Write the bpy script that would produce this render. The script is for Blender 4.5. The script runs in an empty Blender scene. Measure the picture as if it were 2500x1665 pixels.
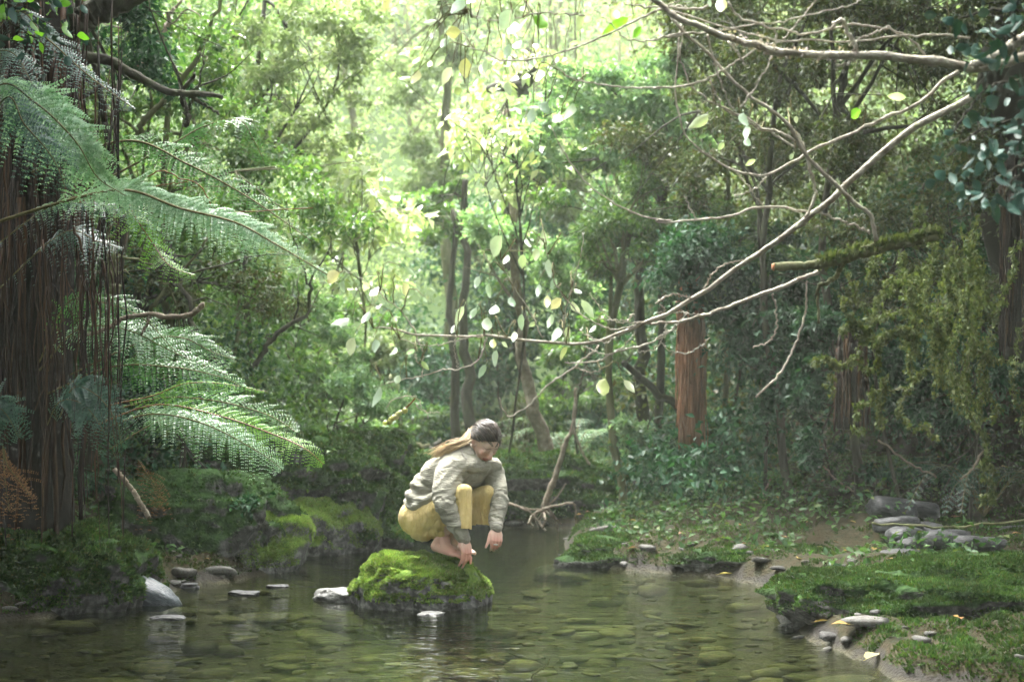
import bpy, bmesh, math, random
import numpy as np
from mathutils import Vector, Matrix
from mathutils.bvhtree import BVHTree
random.seed(7); RNG = np.random.default_rng(7)
R = math.radians
SC = bpy.context.scene
COL = SC.collection

# ------------------------------------------------------------------ camera, light, exposure
CAM_H, FPX, PITCH = 1.28, 3472.0, math.atan(123.5/3472.0)
cam = bpy.data.cameras.new('camera'); co = bpy.data.objects.new('camera', cam); COL.objects.link(co)
co.location = (0, 0, CAM_H); co.rotation_euler = (R(90)+PITCH, 0, 0)
cam.sensor_width = 36; cam.lens = 50; cam.clip_start = 0.05; cam.clip_end = 500
cam.dof.use_dof = True; cam.dof.focus_distance = 7.4; cam.dof.aperture_fstop = 2.6
SC.camera = co
SUN_EL, SUN_AZ = 62, -28          # azimuth measured from +Y towards +X
w = bpy.data.worlds.new('World'); SC.world = w; w.use_nodes = True
wn = w.node_tree.nodes; wl = w.node_tree.links
bg = wn['Background']; sky = wn.new('ShaderNodeTexSky'); sky.sky_type = 'NISHITA'; sky.sun_disc = False
sky.sun_elevation = R(SUN_EL); sky.sun_rotation = R(SUN_AZ); sky.air_density = 1.0; sky.dust_density = 6.0; sky.ozone_density = 0.6
# overcast: the cloud layer takes most of the blue out of the sky light
hs = wn.new('ShaderNodeHueSaturation'); hs.inputs['Saturation'].default_value = 0.18
wl.new(sky.outputs[0], hs.inputs['Color']); wl.new(hs.outputs[0], bg.inputs[0]); bg.inputs[1].default_value = 0.15
sun = bpy.data.lights.new('sun', 'SUN'); sun.energy = 1.1; sun.angle = R(45); sun.color = (1.0, 0.97, 0.88)
so = bpy.data.objects.new('sun', sun); COL.objects.link(so)
so.rotation_euler = (R(90-SUN_EL), 0, R(180-SUN_AZ)); so.location = (0, 0, 30)
SC.view_settings.view_transform = 'Standard'; SC.view_settings.look = 'None'
SC.view_settings.exposure = 3.95; SC.view_settings.gamma = 1.0; SC.view_settings.use_curve_mapping = False
SC.render.engine = 'CYCLES'
SC.cycles.max_bounces = 8; SC.cycles.diffuse_bounces = 3; SC.cycles.glossy_bounces = 3; SC.cycles.transmission_bounces = 4
SC.cycles.volume_bounces = 0; SC.cycles.transparent_max_bounces = 8
SC.cycles.use_adaptive_sampling = True; SC.cycles.adaptive_threshold = 0.02
SC.cycles.caustics_reflective = False; SC.cycles.caustics_refractive = False
SC.cycles.use_denoising = True
HAZE = 0.0019

# ------------------------------------------------------------------ helpers
cp, sp = math.cos(PITCH), math.sin(PITCH)
def ray(px, py):
    a = (px-1250)/FPX; b = -(py-832.5)/FPX
    return np.array([a, cp - b*sp, sp + b*cp])
def at(px, py, Y):
    d = ray(px, py); return np.array([0, 0, CAM_H]) + d*(Y/d[1])
def atz(px, py, z=0.0):
    d = ray(px, py); return np.array([0, 0, CAM_H]) + d*((z-CAM_H)/d[2])
class Crop:
    def __init__(s, ox, oy): s.o = (ox, oy)
    def __call__(s, x, y, Y): return at(s.o[0]+x/2.6133, s.o[1]+y/2.6133, Y)
    def z(s, x, y, z=0.0): return atz(s.o[0]+x/2.6133, s.o[1]+y/2.6133, z)
cA, cB, cC = Crop(0, 0), Crop(800, 0), Crop(1600, 0)
cD, cE, cG = Crop(0, 560), Crop(750, 560), Crop(1600, 560)
cH, cI, cJ = Crop(0, 1065), Crop(750, 1065), Crop(1600, 1065)

def _hash(ix, iy, iz):
    n = (ix.astype(np.int64)*73856093) ^ (iy.astype(np.int64)*19349663) ^ (iz.astype(np.int64)*83492791)
    n = (n ^ (n >> 13)) * 1274126177
    return ((n ^ (n >> 16)) & 0xffff)/65535.0
def vnoise(p):
    i = np.floor(p); f = p-i; f = f*f*(3-2*f); i = i.astype(np.int64)
    r = 0
    for dx in (0, 1):
        for dy in (0, 1):
            for dz in (0, 1):
                wgt = (f[:, 0] if dx else 1-f[:, 0])*(f[:, 1] if dy else 1-f[:, 1])*(f[:, 2] if dz else 1-f[:, 2])
                r = r + wgt*_hash(i[:, 0]+dx, i[:, 1]+dy, i[:, 2]+dz)
    return r*2-1
def fbm(p, octs=4, gain=0.5):
    r = 0; a = 1
    for k in range(octs):
        r = r + a*vnoise(p*(2.03**k)+17.3*k); a *= gain
    return r

class MB:
    """collects vertices and faces; build() links them as one mesh object"""
    def __init__(s): s.v = []; s.f = []; s.n = 0
    def add(s, v, f):
        v = np.asarray(v, float); s.v.append(v)
        for a in (f if isinstance(f, list) else [f]): s.f.append(np.asarray(a, int)+s.n)
        s.n += len(v); return s
    def tube(s, pts, radii, seg=6, cap=True):
        pts = np.asarray(pts, float); n = len(pts)
        radii = np.broadcast_to(np.asarray(radii, float), (n,)) if np.ndim(radii) == 0 else np.asarray(radii, float)
        t = np.gradient(pts, axis=0); t /= np.linalg.norm(t, axis=1)[:, None]+1e-9
        ref = np.array([0.13, 0.31, 0.94]) if abs(t[:, 2]).mean() < .8 else np.array([1, .2, .1])
        u = np.cross(t, ref); u /= np.linalg.norm(u, axis=1)[:, None]+1e-9; q = np.cross(t, u)
        a = np.linspace(0, 2*np.pi, seg, endpoint=False)
        v = pts[:, None, :] + radii[:, None, None]*(np.cos(a)[None, :, None]*u[:, None, :]+np.sin(a)[None, :, None]*q[:, None, :])
        v = v.reshape(-1, 3)
        i = np.arange(n-1)[:, None]*seg; j = np.arange(seg)[None, :]; j2 = (j+1) % seg
        f = np.stack([i+j, i+j2, i+seg+j2, i+seg+j], -1).reshape(-1, 4)
        fs = [f]
        if cap:
            v = np.vstack([v, pts[0], pts[-1]]); m = n*seg; jj = np.arange(seg); j3 = (jj+1) % seg
            fs.append(np.stack([np.full(seg, m), j3, jj], -1)); fs.append(np.stack([np.full(seg, m+1), (n-1)*seg+jj, (n-1)*seg+j3], -1))
        return s.add(v, fs)
    def mesh(s, name):
        v = np.vstack(s.v); quads = [a for a in s.f if a.shape[1] == 4]; tris = [a for a in s.f if a.shape[1] == 3]
        me = bpy.data.meshes.new(name); me.vertices.add(len(v)); me.vertices.foreach_set('co', v.astype(np.float32).ravel())
        q = np.vstack(quads) if quads else np.zeros((0, 4), int); t = np.vstack(tris) if tris else np.zeros((0, 3), int)
        me.loops.add(q.size+t.size); me.loops.foreach_set('vertex_index', np.concatenate([q.ravel(), t.ravel()]).astype(np.int32))
        me.polygons.add(len(q)+len(t))
        st = np.concatenate([np.arange(len(q))*4, q.size+np.arange(len(t))*3]).astype(np.int32)
        me.polygons.foreach_set('loop_start', st)
        me.update(calc_edges=True); me.validate(); return me
    def build(s, name, mat, parent=None, smooth=True):
        me = s.mesh(name); return link(name, me, mat, parent, smooth)
def link(name, me, mat, parent=None, smooth=True):
    if mat and not me.materials: me.materials.append(mat)
    if smooth: me.polygons.foreach_set('use_smooth', np.ones(len(me.polygons), bool))
    o = bpy.data.objects.new(name, me); COL.objects.link(o)
    if parent is not None: o.parent = parent
    return o
def tag(o, label=None, cat=None, group=None, kind=None):
    if label: o['label'] = label
    if cat: o['category'] = cat
    if group: o['group'] = group
    if kind: o['kind'] = kind
    return o
def empty(name, label, cat, loc=(0, 0, 0), group=None):
    o = bpy.data.objects.new(name, None); COL.objects.link(o); o.location = loc; o.empty_display_size = .1
    return tag(o, label, cat, group)
def sub(o, parent):          # keep world coordinates of a child built in world space
    o.parent = parent; o.matrix_parent_inverse = Matrix.Translation(-Vector(parent.location)); return o
def spline(pts, n=24):
    """Catmull-Rom through the points"""
    P = np.asarray(pts, float); P = np.vstack([2*P[0]-P[1], P, 2*P[-1]-P[-2]]); m = len(P)-3
    t = np.linspace(0, m-1e-6, n); k = t.astype(int); u = (t-k)[:, None]
    a, b, c, d = P[k], P[k+1], P[k+2], P[k+3]
    return .5*((2*b)+(-a+c)*u+(2*a-5*b+4*c-d)*u*u+(-a+3*b-3*c+d)*u**3)
def wob(c, amp, freq=3.0, seed=0):
    s = np.linspace(0, 1, len(c))[:, None]*freq*6
    q = np.hstack([s, s*0+seed*7.7, s*0])
    return c+amp*np.stack([vnoise(q), vnoise(q+31), vnoise(q+63)], 1)

# ------------------------------------------------------------------ materials
def newmat(name):
    m = bpy.data.materials.new(name); m.use_nodes = True; nt = m.node_tree
    for n in list(nt.nodes): nt.nodes.remove(n)
    return m, nt.nodes, nt.links
def ramp(N, cols, interp='LINEAR'):
    r = N.new('ShaderNodeValToRGB'); r.color_ramp.interpolation = interp; e = r.color_ramp.elements
    while len(e) < len(cols): e.new(0.5)
    for k, (p, c) in enumerate(cols): e[k].position = p; e[k].color = (*c, 1)
    return r
def leaf_mat(name, cols, trans=0.35, rough=0.4, spec=0.5, tint=(1.5, 1.6, .7), nsc=1.3, nr=(.7, 1.25)):
    m, N, L = newmat(name); out = N.new('ShaderNodeOutputMaterial')
    g = N.new('ShaderNodeNewGeometry'); oi = N.new('ShaderNodeObjectInfo')
    ad = N.new('ShaderNodeMath'); ad.operation = 'ADD'; fr = N.new('ShaderNodeMath'); fr.operation = 'FRACT'
    L.new(g.outputs['Random Per Island'], ad.inputs[0]); L.new(oi.outputs['Random'], ad.inputs[1]); L.new(ad.outputs[0], fr.inputs[0])
    k = len(cols); rp = ramp(N, [(i/(k-1), c) for i, c in enumerate(cols)]); L.new(fr.outputs[0], rp.inputs[0])
    no = N.new('ShaderNodeTexNoise'); no.inputs['Scale'].default_value = nsc; no.inputs['Detail'].default_value = 4; tc = N.new('ShaderNodeTexCoord'); L.new(tc.outputs['Object'], no.inputs['Vector'])
    mr = N.new('ShaderNodeMapRange'); mr.inputs[1].default_value = .3; mr.inputs[2].default_value = .7; mr.inputs[3].default_value = nr[0]; mr.inputs[4].default_value = nr[1]
    L.new(no.outputs[0], mr.inputs[0])
    mx = N.new('ShaderNodeVectorMath'); mx.operation = 'SCALE'; L.new(rp.outputs[0], mx.inputs[0]); L.new(mr.outputs[0], mx.inputs['Scale'])
    p = N.new('ShaderNodeBsdfPrincipled'); p.inputs['Roughness'].default_value = rough; p.inputs['Specular IOR Level'].default_value = spec
    L.new(mx.outputs[0], p.inputs['Base Color'])
    tr = N.new('ShaderNodeBsdfTranslucent'); v2 = N.new('ShaderNodeVectorMath'); v2.operation = 'MULTIPLY'; v2.inputs[1].default_value = tint
    L.new(mx.outputs[0], v2.inputs[0]); L.new(v2.outputs[0], tr.inputs[0])
    ms = N.new('ShaderNodeMixShader'); ms.inputs[0].default_value = trans; L.new(p.outputs[0], ms.inputs[1]); L.new(tr.outputs[0], ms.inputs[2]); L.new(ms.outputs[0], out.inputs[0])
    return m
def rough_mat(name, cols, scale=6, rough=.85, bump=.4, bscale=30, stretch=(1, 1, 1), island=False, spec=.3, detail=6):
    m, N, L = newmat(name); out = N.new('ShaderNodeOutputMaterial'); p = N.new('ShaderNodeBsdfPrincipled'); L.new(p.outputs[0], out.inputs[0])
    p.inputs['Roughness'].default_value = rough; p.inputs['Specular IOR Level'].default_value = spec
    tc = N.new('ShaderNodeTexCoord'); mp = N.new('ShaderNodeMapping'); mp.inputs['Scale'].default_value = stretch; L.new(tc.outputs['Object'], mp.inputs[0])
    no = N.new('ShaderNodeTexNoise'); no.inputs['Scale'].default_value = scale; no.inputs['Detail'].default_value = detail; no.inputs['Roughness'].default_value = .65; L.new(mp.outputs[0], no.inputs['Vector'])
    k = len(cols); rp = ramp(N, [(.28+.44*i/(k-1), c) for i, c in enumerate(cols)])
    if island:
        g = N.new('ShaderNodeNewGeometry'); oi = N.new('ShaderNodeObjectInfo'); sa = N.new('ShaderNodeMath'); sa.operation = 'ADD'; sf = N.new('ShaderNodeMath'); sf.operation = 'FRACT'; L.new(g.outputs['Random Per Island'], sa.inputs[0]); L.new(oi.outputs['Random'], sa.inputs[1]); L.new(sa.outputs[0], sf.inputs[0]); a = N.new('ShaderNodeMath'); a.operation = 'MULTIPLY_ADD'; a.inputs[1].default_value = .35; L.new(sf.outputs[0], a.inputs[0])
        s2 = N.new('ShaderNodeMath'); s2.operation = 'SUBTRACT'; s2.inputs[1].default_value = .17; L.new(no.outputs[0], s2.inputs[0]); L.new(s2.outputs[0], a.inputs[2]); L.new(a.outputs[0], rp.inputs[0])
    else: L.new(no.outputs[0], rp.inputs[0])
    L.new(rp.outputs[0], p.inputs['Base Color'])
    b = N.new('ShaderNodeTexNoise'); b.inputs['Scale'].default_value = bscale; b.inputs['Detail'].default_value = 5; L.new(mp.outputs[0], b.inputs['Vector'])
    bu = N.new('ShaderNodeBump'); bu.inputs['Strength'].default_value = bump; bu.inputs['Distance'].default_value = .02; L.new(b.outputs[0], bu.inputs['Height']); L.new(bu.outputs[0], p.inputs['Normal'])
    return m
def moss_rock_mat(name, moss, rock, bias=0.5, wet=.45):
    """moss on the upward faces, bare stone on steep ones and near the water"""
    m, N, L = newmat(name); out = N.new('ShaderNodeOutputMaterial'); p = N.new('ShaderNodeBsdfPrincipled'); L.new(p.outputs[0], out.inputs[0])
    p.inputs['Specular IOR Level'].default_value = .12
    ge = N.new('ShaderNodeNewGeometry'); sx = N.new('ShaderNodeSeparateXYZ'); L.new(ge.outputs['Normal'], sx.inputs[0]); sz = N.new('ShaderNodeSeparateXYZ'); L.new(ge.outputs['Position'], sz.inputs[0])
    no = N.new('ShaderNodeTexNoise'); no.inputs['Scale'].default_value = 4.5; no.inputs['Detail'].default_value = 6; L.new(ge.outputs['Position'], no.inputs['Vector'])
    a = N.new('ShaderNodeMath'); a.operation = 'MULTIPLY_ADD'; a.inputs[1].default_value = 3.2; a.inputs[2].default_value = -1.6+bias; L.new(no.outputs[0], a.inputs[0])
    b = N.new('ShaderNodeMath'); b.operation = 'ADD'; L.new(a.outputs[0], b.inputs[0]); L.new(sx.outputs['Z'], b.inputs[1])
    h = N.new('ShaderNodeMapRange'); h.inputs[1].default_value = .015; h.inputs[2].default_value = .09; h.inputs[3].default_value = -1.2; h.inputs[4].default_value = 0; L.new(sz.outputs['Z'], h.inputs[0])
    c = N.new('ShaderNodeMath'); c.operation = 'ADD'; L.new(b.outputs[0], c.inputs[0]); L.new(h.outputs[0], c.inputs[1])
    f = N.new('ShaderNodeMapRange'); f.inputs[1].default_value = .25; f.inputs[2].default_value = .5; L.new(c.outputs[0], f.inputs[0])
    n2 = N.new('ShaderNodeTexNoise'); n2.inputs['Scale'].default_value = 22; n2.inputs['Detail'].default_value = 8; L.new(ge.outputs['Position'], n2.inputs['Vector'])
    r1 = ramp(N, [(.3+.4*i/(len(moss)-1), q) for i, q in enumerate(moss)]); r2 = ramp(N, [(.3+.4*i/(len(rock)-1), q) for i, q in enumerate(rock)])
    L.new(n2.outputs[0], r1.inputs[0]); L.new(n2.outputs[0], r2.inputs[0])
    mx = N.new('ShaderNodeMix'); mx.data_type = 'RGBA'; L.new(f.outputs[0], mx.inputs[0]); L.new(r2.outputs[0], mx.inputs[6]); L.new(r1.outputs[0], mx.inputs[7]); L.new(mx.outputs[2], p.inputs['Base Color'])
    rr = N.new('ShaderNodeMapRange'); rr.inputs[3].default_value = wet; rr.inputs[4].default_value = .95; L.new(f.outputs[0], rr.inputs[0]); L.new(rr.outputs[0], p.inputs['Roughness'])
    n3 = N.new('ShaderNodeTexNoise'); n3.inputs['Scale'].default_value = 60; n3.inputs['Detail'].default_value = 5; L.new(ge.outputs['Position'], n3.inputs['Vector'])
    bu = N.new('ShaderNodeBump'); bu.inputs['Strength'].default_value = .7; bu.inputs['Distance'].default_value = .02; L.new(n3.outputs[0], bu.inputs['Height']); L.new(bu.outputs[0], p.inputs['Normal'])
    return m
M = {}
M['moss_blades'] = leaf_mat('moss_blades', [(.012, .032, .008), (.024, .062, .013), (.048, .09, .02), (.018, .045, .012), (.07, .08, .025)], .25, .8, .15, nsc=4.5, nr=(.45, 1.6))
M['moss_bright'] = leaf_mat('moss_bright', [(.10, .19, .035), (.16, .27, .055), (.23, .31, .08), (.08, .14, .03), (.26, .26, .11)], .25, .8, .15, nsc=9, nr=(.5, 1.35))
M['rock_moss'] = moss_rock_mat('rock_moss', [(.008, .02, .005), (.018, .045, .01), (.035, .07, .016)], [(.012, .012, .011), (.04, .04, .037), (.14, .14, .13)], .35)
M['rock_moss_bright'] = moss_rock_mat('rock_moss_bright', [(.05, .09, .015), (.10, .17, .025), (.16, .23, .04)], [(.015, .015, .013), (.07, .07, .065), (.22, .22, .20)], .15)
M['rock_bare'] = rough_mat('rock_bare', [(.008, .009, .010), (.025, .026, .028), (.07, .072, .075)], 14, .55, .5, 40, (1, 1, 3))
M['rock_blue'] = rough_mat('rock_blue', [(.03, .037, .044), (.055, .065, .075), (.10, .115, .13)], 12, .35, .4, 40, (1, 3, 5))
M['rock_pale'] = rough_mat('rock_pale', [(.03, .03, .027), (.10, .10, .093), (.22, .22, .205)], 16, .4, .8, 40)
M['bed'] = rough_mat('bed', [(.05, .038, .014), (.12, .095, .035), (.20, .165, .065)], 5, .9, .6, 25)
M['bed_stone'] = rough_mat('bed_stone', [(.016, .015, .008), (.05, .047, .022), (.12, .105, .055), (.08, .08, .06)], 4, .7, .4, 30, island=True)
M['bark_dark'] = rough_mat('bark_dark', [(.012, .012, .008), (.035, .032, .02), (.05, .06, .025)], 9, .9, .6, 40, (1, 1, .4))
M['bark_mossy'] = rough_mat('bark_mossy', [(.04, .04, .02), (.09, .10, .04), (.15, .14, .08)], 7, .9, .6, 40, (1, 1, .4))
M['bark_pale'] = rough_mat('bark_pale', [(.07, .055, .035), (.16, .13, .09), (.30, .26, .20)], 14, .8, .5, 60)
M['bark_grey'] = rough_mat('bark_grey', [(.11, .09, .06), (.26, .23, .18), (.42, .39, .32), (.27, .28, .13)], 18, .8, .6, 60)
M['bark_red'] = rough_mat('bark_red', [(.10, .045, .02), (.22, .10, .05), (.32, .17, .10)], 18, .9, .5, 60, (1, 1, .15), island=True)
M['frond_stem'] = rough_mat('frond_stem', [(.05, .045, .015), (.10, .09, .03), (.14, .11, .05)], 15)
M['core_dark'] = rough_mat('core_dark', [(.004, .003, .002), (.012, .008, .004)], 15)
M['fibre_dark'] = rough_mat('fibre_dark', [(.005, .003, .002), (.018, .009, .004), (.065, .031, .012)], 15, .8, .5, 60, (1, 1, .15), island=True)
M['vine_orange'] = rough_mat('vine_orange', [(.09, .045, .014), (.17, .085, .026), (.22, .13, .05)], 20, .6, .3, 60)
M['lichen'] = leaf_mat('lichen', [(.03, .048, .018), (.055, .08, .028), (.09, .105, .04), (.04, .06, .018)], .25, .8, .2)
M['litter_yellow'] = leaf_mat('litter_yellow', [(.24, .20, .05), (.34, .29, .10), (.28, .26, .16)], .2, .6, .15)
M['litter'] = leaf_mat('litter', [(.12, .06, .025), (.22, .11, .03), (.26, .19, .05), (.14, .08, .05), (.28, .22, .13)], .2, .7, .15)

# ------------------------------------------------------------------ ground, stream bed, water
LEFT = [(-9, -8), (-6, 0), (-4.6, 5)] + [tuple(cH.z(*q)[:2]) for q in ((0, 1180), (300, 1160), (500, 1115), (720, 1085), (1010, 1065), (1150, 965), (1500, 925), (1700, 880), (1800, 805), (1920, 750), (2100, 735), (2250, 690))] + \
       [tuple(cI.z(*q)[:2]) for q in ((475, 640), (480, 480), (470, 415))]
FAR = [(-3.4, 18.6), (-4.5, 21.0), (-3.0, 22.0)] + [tuple(cI.z(*q)[:2]) for q in ((640, 415), (900, 560), (1270, 580), (1700, 590))]
RIGHT = [tuple(cI.z(*q)[:2]) for q in ((1640, 700), (1690, 800), (2000, 850), (2352, 880))] + [tuple(cJ.z(*q)[:2]) for q in ((450, 905), (860, 1000), (950, 1130), (960, 1290), (1250, 1390), (1450, 1500), (1560, 1568))] + [(3.0, 5), (4.5, 0), (8, -8)]
POLY = np.array(LEFT+FAR+RIGHT)
def sdist(x, y):
    P = POLY; Q = np.roll(P, -1, 0); d = np.full(x.shape, 1e9); ins = np.zeros(x.shape, bool)
    for a, b in zip(P, Q):
        e = b-a; t = np.clip(((x-a[0])*e[0]+(y-a[1])*e[1])/(e@e+1e-12), 0, 1)
        d = np.minimum(d, np.hypot(x-a[0]-t*e[0], y-a[1]-t*e[1]))
        c = ((a[1] > y) != (b[1] > y)); xi = (b[0]-a[0])*(y-a[1])/((b[1]-a[1])+1e-12)+a[0]; ins ^= c & (x < xi)
    return np.where(ins, -d, d)
def sm(t): t = np.clip(t, 0, 1); return t*t*(3-2*t)
def H(x, y):
    x = np.asarray(x, float); y = np.asarray(y, float); sh = x.shape; x = x.ravel(); y = y.ravel()
    s = sdist(x, y)
    inside = -.03-.17*sm(-s/.9)-.28*sm((y-9.3)/3.0)*sm(-s/.7)
    left = x < -0.9
    hl = .03+.14*sm(s/.3)+.30*np.clip(s-.5, 0, 3)
    hr = .03+.09*sm(s/.12)+.14*np.clip(s-.1, 0, 4)
    wl_ = sm((-x-.2)/1.2); out = hr*(1-wl_)+hl*wl_
    wr_ = np.maximum(x-(2.7-.20*np.clip(y-11, 0, 5)), 0)*sm((y-10.6)/2); wf_ = np.maximum(-x-2.6, 0)*sm((y-8.6)/1.5)
    out = out+6*np.tanh((wr_+wf_)*.65/6)
    out = out+.40*np.maximum(y-18.5, 0)+.12*np.maximum(y-27, 0)
    out = np.where(out > 24, 24+(out-24)*.1, out)
    p = np.stack([x, y, x*0], 1)
    out = out+fbm(p*.9, 3)*.10*sm(s/.8)+fbm(p*3.5, 3)*.045*sm(s/.2)+.02*fbm(p*11, 2)*sm(s/.1)
    z = np.where(s > 0, out, inside+.012*fbm(p*6, 2)); return z.reshape(sh)
def axis(a, lo, hi, b, fine, coarse):
    l = [lo]; st = fine
    while l[-1] > a: st = min(st*1.12, coarse); l.append(l[-1]-st)
    r = [hi]; st = fine
    while r[-1] < b: st = min(st*1.12, coarse); r.append(r[-1]+st)
    return np.array(sorted(l[1:])+list(np.arange(lo, hi, fine))+r)
gx = axis(-55, -4.0, 5.0, 55, .09, 3); gy = axis(-14, 5, 17.5, 85, .10, 3)
GX, GY = np.meshgrid(gx, gy); GZ = H(GX, GY); nx = len(gx); ny = len(gy)
m = MB(); idx = np.arange(nx*ny).reshape(ny, nx)
m.add(np.stack([GX, GY, GZ], -1).reshape(-1, 3), np.stack([idx[:-1, :-1], idx[:-1, 1:], idx[1:, 1:], idx[1:, :-1]], -1).reshape(-1, 4))
def ground_mat():
    mt = moss_rock_mat('ground', [(.008, .012, .005), (.020, .020, .009), (.030, .024, .012), (.018, .014, .008)], [(.004, .003, .002), (.010, .008, .005), (.022, .019, .014)], .1, .7)
    N = mt.node_tree.nodes; L = mt.node_tree.links
    # below the water line: olive brown silt and fine gravel
    p = [n for n in N if n.type == 'BSDF_PRINCIPLED'][0]; src = p.inputs['Base Color'].links[0].from_socket
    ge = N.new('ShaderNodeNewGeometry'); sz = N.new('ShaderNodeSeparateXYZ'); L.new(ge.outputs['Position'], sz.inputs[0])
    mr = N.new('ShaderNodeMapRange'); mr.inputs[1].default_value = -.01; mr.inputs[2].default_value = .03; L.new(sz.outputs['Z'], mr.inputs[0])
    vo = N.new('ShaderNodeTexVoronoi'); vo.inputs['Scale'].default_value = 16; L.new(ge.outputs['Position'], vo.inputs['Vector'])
    dk = N.new('ShaderNodeMapRange'); dk.inputs[1].default_value = -.42; dk.inputs[2].default_value = -.18; dk.inputs[3].default_value = .22; L.new(sz.outputs['Z'], dk.inputs[0]); dv = N.new('ShaderNodeVectorMath'); dv.operation = 'SCALE'; L.new(dk.outputs[0], dv.inputs['Scale'])  # deeper bed darkened in colour, standing in for light lost in the water
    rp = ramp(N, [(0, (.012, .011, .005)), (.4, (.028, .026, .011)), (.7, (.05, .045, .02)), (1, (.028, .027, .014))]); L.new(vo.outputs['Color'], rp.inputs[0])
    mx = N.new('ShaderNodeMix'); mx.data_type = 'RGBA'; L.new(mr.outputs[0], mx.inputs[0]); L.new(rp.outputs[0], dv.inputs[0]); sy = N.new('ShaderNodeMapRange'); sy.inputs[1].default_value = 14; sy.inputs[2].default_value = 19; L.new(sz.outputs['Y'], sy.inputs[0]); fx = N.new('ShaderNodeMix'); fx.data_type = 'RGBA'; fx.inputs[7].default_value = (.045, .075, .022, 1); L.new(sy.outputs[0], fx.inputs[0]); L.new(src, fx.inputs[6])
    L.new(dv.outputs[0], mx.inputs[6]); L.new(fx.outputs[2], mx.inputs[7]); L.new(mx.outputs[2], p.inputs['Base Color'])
    return mt
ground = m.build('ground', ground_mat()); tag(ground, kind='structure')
GTREE = BVHTree.FromPolygons([tuple(v) for v in m.v[0]], [tuple(int(i) for i in f) for f in m.f[0]]) if False else None

# water sheet
wm, N, L = newmat('water'); out = N.new('ShaderNodeOutputMaterial')
gl = N.new('ShaderNodeBsdfGlossy'); gl.inputs['Roughness'].default_value = .03
tr = N.new('ShaderNodeBsdfTransparent'); tr.inputs[0].default_value = (.52, .58, .37, 1)
fr = N.new('ShaderNodeFresnel'); fr.inputs[0].default_value = 1.45; ms = N.new('ShaderNodeMixShader')
tc = N.new('ShaderNodeTexCoord'); mp = N.new('ShaderNodeMapping'); mp.inputs['Scale'].default_value = (1, 3.2, 1); L.new(tc.outputs['Object'], mp.inputs[0])
n1 = N.new('ShaderNodeTexNoise'); n1.inputs['Scale'].default_value = 2.6; n1.inputs['Detail'].default_value = 3; n1.inputs['Distortion'].default_value = .6
n2 = N.new('ShaderNodeTexNoise'); n2.inputs['Scale'].default_value = 13; n2.inputs['Detail'].default_value = 2
L.new(mp.outputs[0], n1.inputs['Vector']); L.new(mp.outputs[0], n2.inputs['Vector'])
ad = N.new('ShaderNodeMath'); ad.operation = 'MULTIPLY_ADD'; ad.inputs[1].default_value = .42; L.new(n2.outputs[0], ad.inputs[0]); L.new(n1.outputs[0], ad.inputs[2])
bu = N.new('ShaderNodeBump'); bu.inputs['Strength'].default_value = 1; bu.inputs['Distance'].default_value = .0105; L.new(ad.outputs[0], bu.inputs['Height'])
L.new(bu.outputs[0], gl.inputs['Normal']); L.new(bu.outputs[0], fr.inputs['Normal'])
L.new(fr.outputs[0], ms.inputs[0]); L.new(tr.outputs[0], ms.inputs[1]); L.new(gl.outputs[0], ms.inputs[2]); L.new(ms.outputs[0], out.inputs[0])
m = MB(); xs = np.linspace(-16, 14, 31); ys = np.linspace(-13, 24, 38); X, Y = np.meshgrid(xs, ys); idx = np.arange(X.size).reshape(X.shape)
m.add(np.stack([X, Y, X*0], -1).reshape(-1, 3), np.stack([idx[:-1, :-1], idx[:-1, 1:], idx[1:, 1:], idx[1:, :-1]], -1).reshape(-1, 4))
tag(m.build('water', wm), kind='structure')

# ------------------------------------------------------------------ stones
_ico = {}
def ico(k):
    if k not in _ico:
        b = bmesh.new(); bmesh.ops.create_icosphere(b, subdivisions=k, radius=1)
        _ico[k] = (np.array([v.co for v in b.verts]), np.array([[v.index for v in f.verts] for f in b.faces])); b.free()
    return _ico[k]
def stone_mesh(name, k, dims, seed, power=1.0, rough=.18, freq=1.6, ledge=0.0, fine=.03):
    v, f = ico(k); n = v/np.linalg.norm(v, axis=1)[:, None]
    d = np.sign(n)*np.abs(n)**power; d = d/np.maximum((np.abs(d)**2.6).sum(1)**(1/2.6), 1e-6)[:, None]
    q = n*freq+seed*13.1
    d = d*(1+rough*fbm(q, 3)+fine*fbm(q*5, 3))[:, None]
    p = d*np.asarray(dims)
    if ledge: p[:, 2] += ledge*np.sin(p[:, 2]*38+2*fbm(p*3+seed, 2)); 
    m = MB(); m.add(p, f); return m.mesh(name)
def rotz(a): c, s = math.cos(a), math.sin(a); return np.array([[c, -s, 0], [s, c, 0], [0, 0, 1]])

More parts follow.
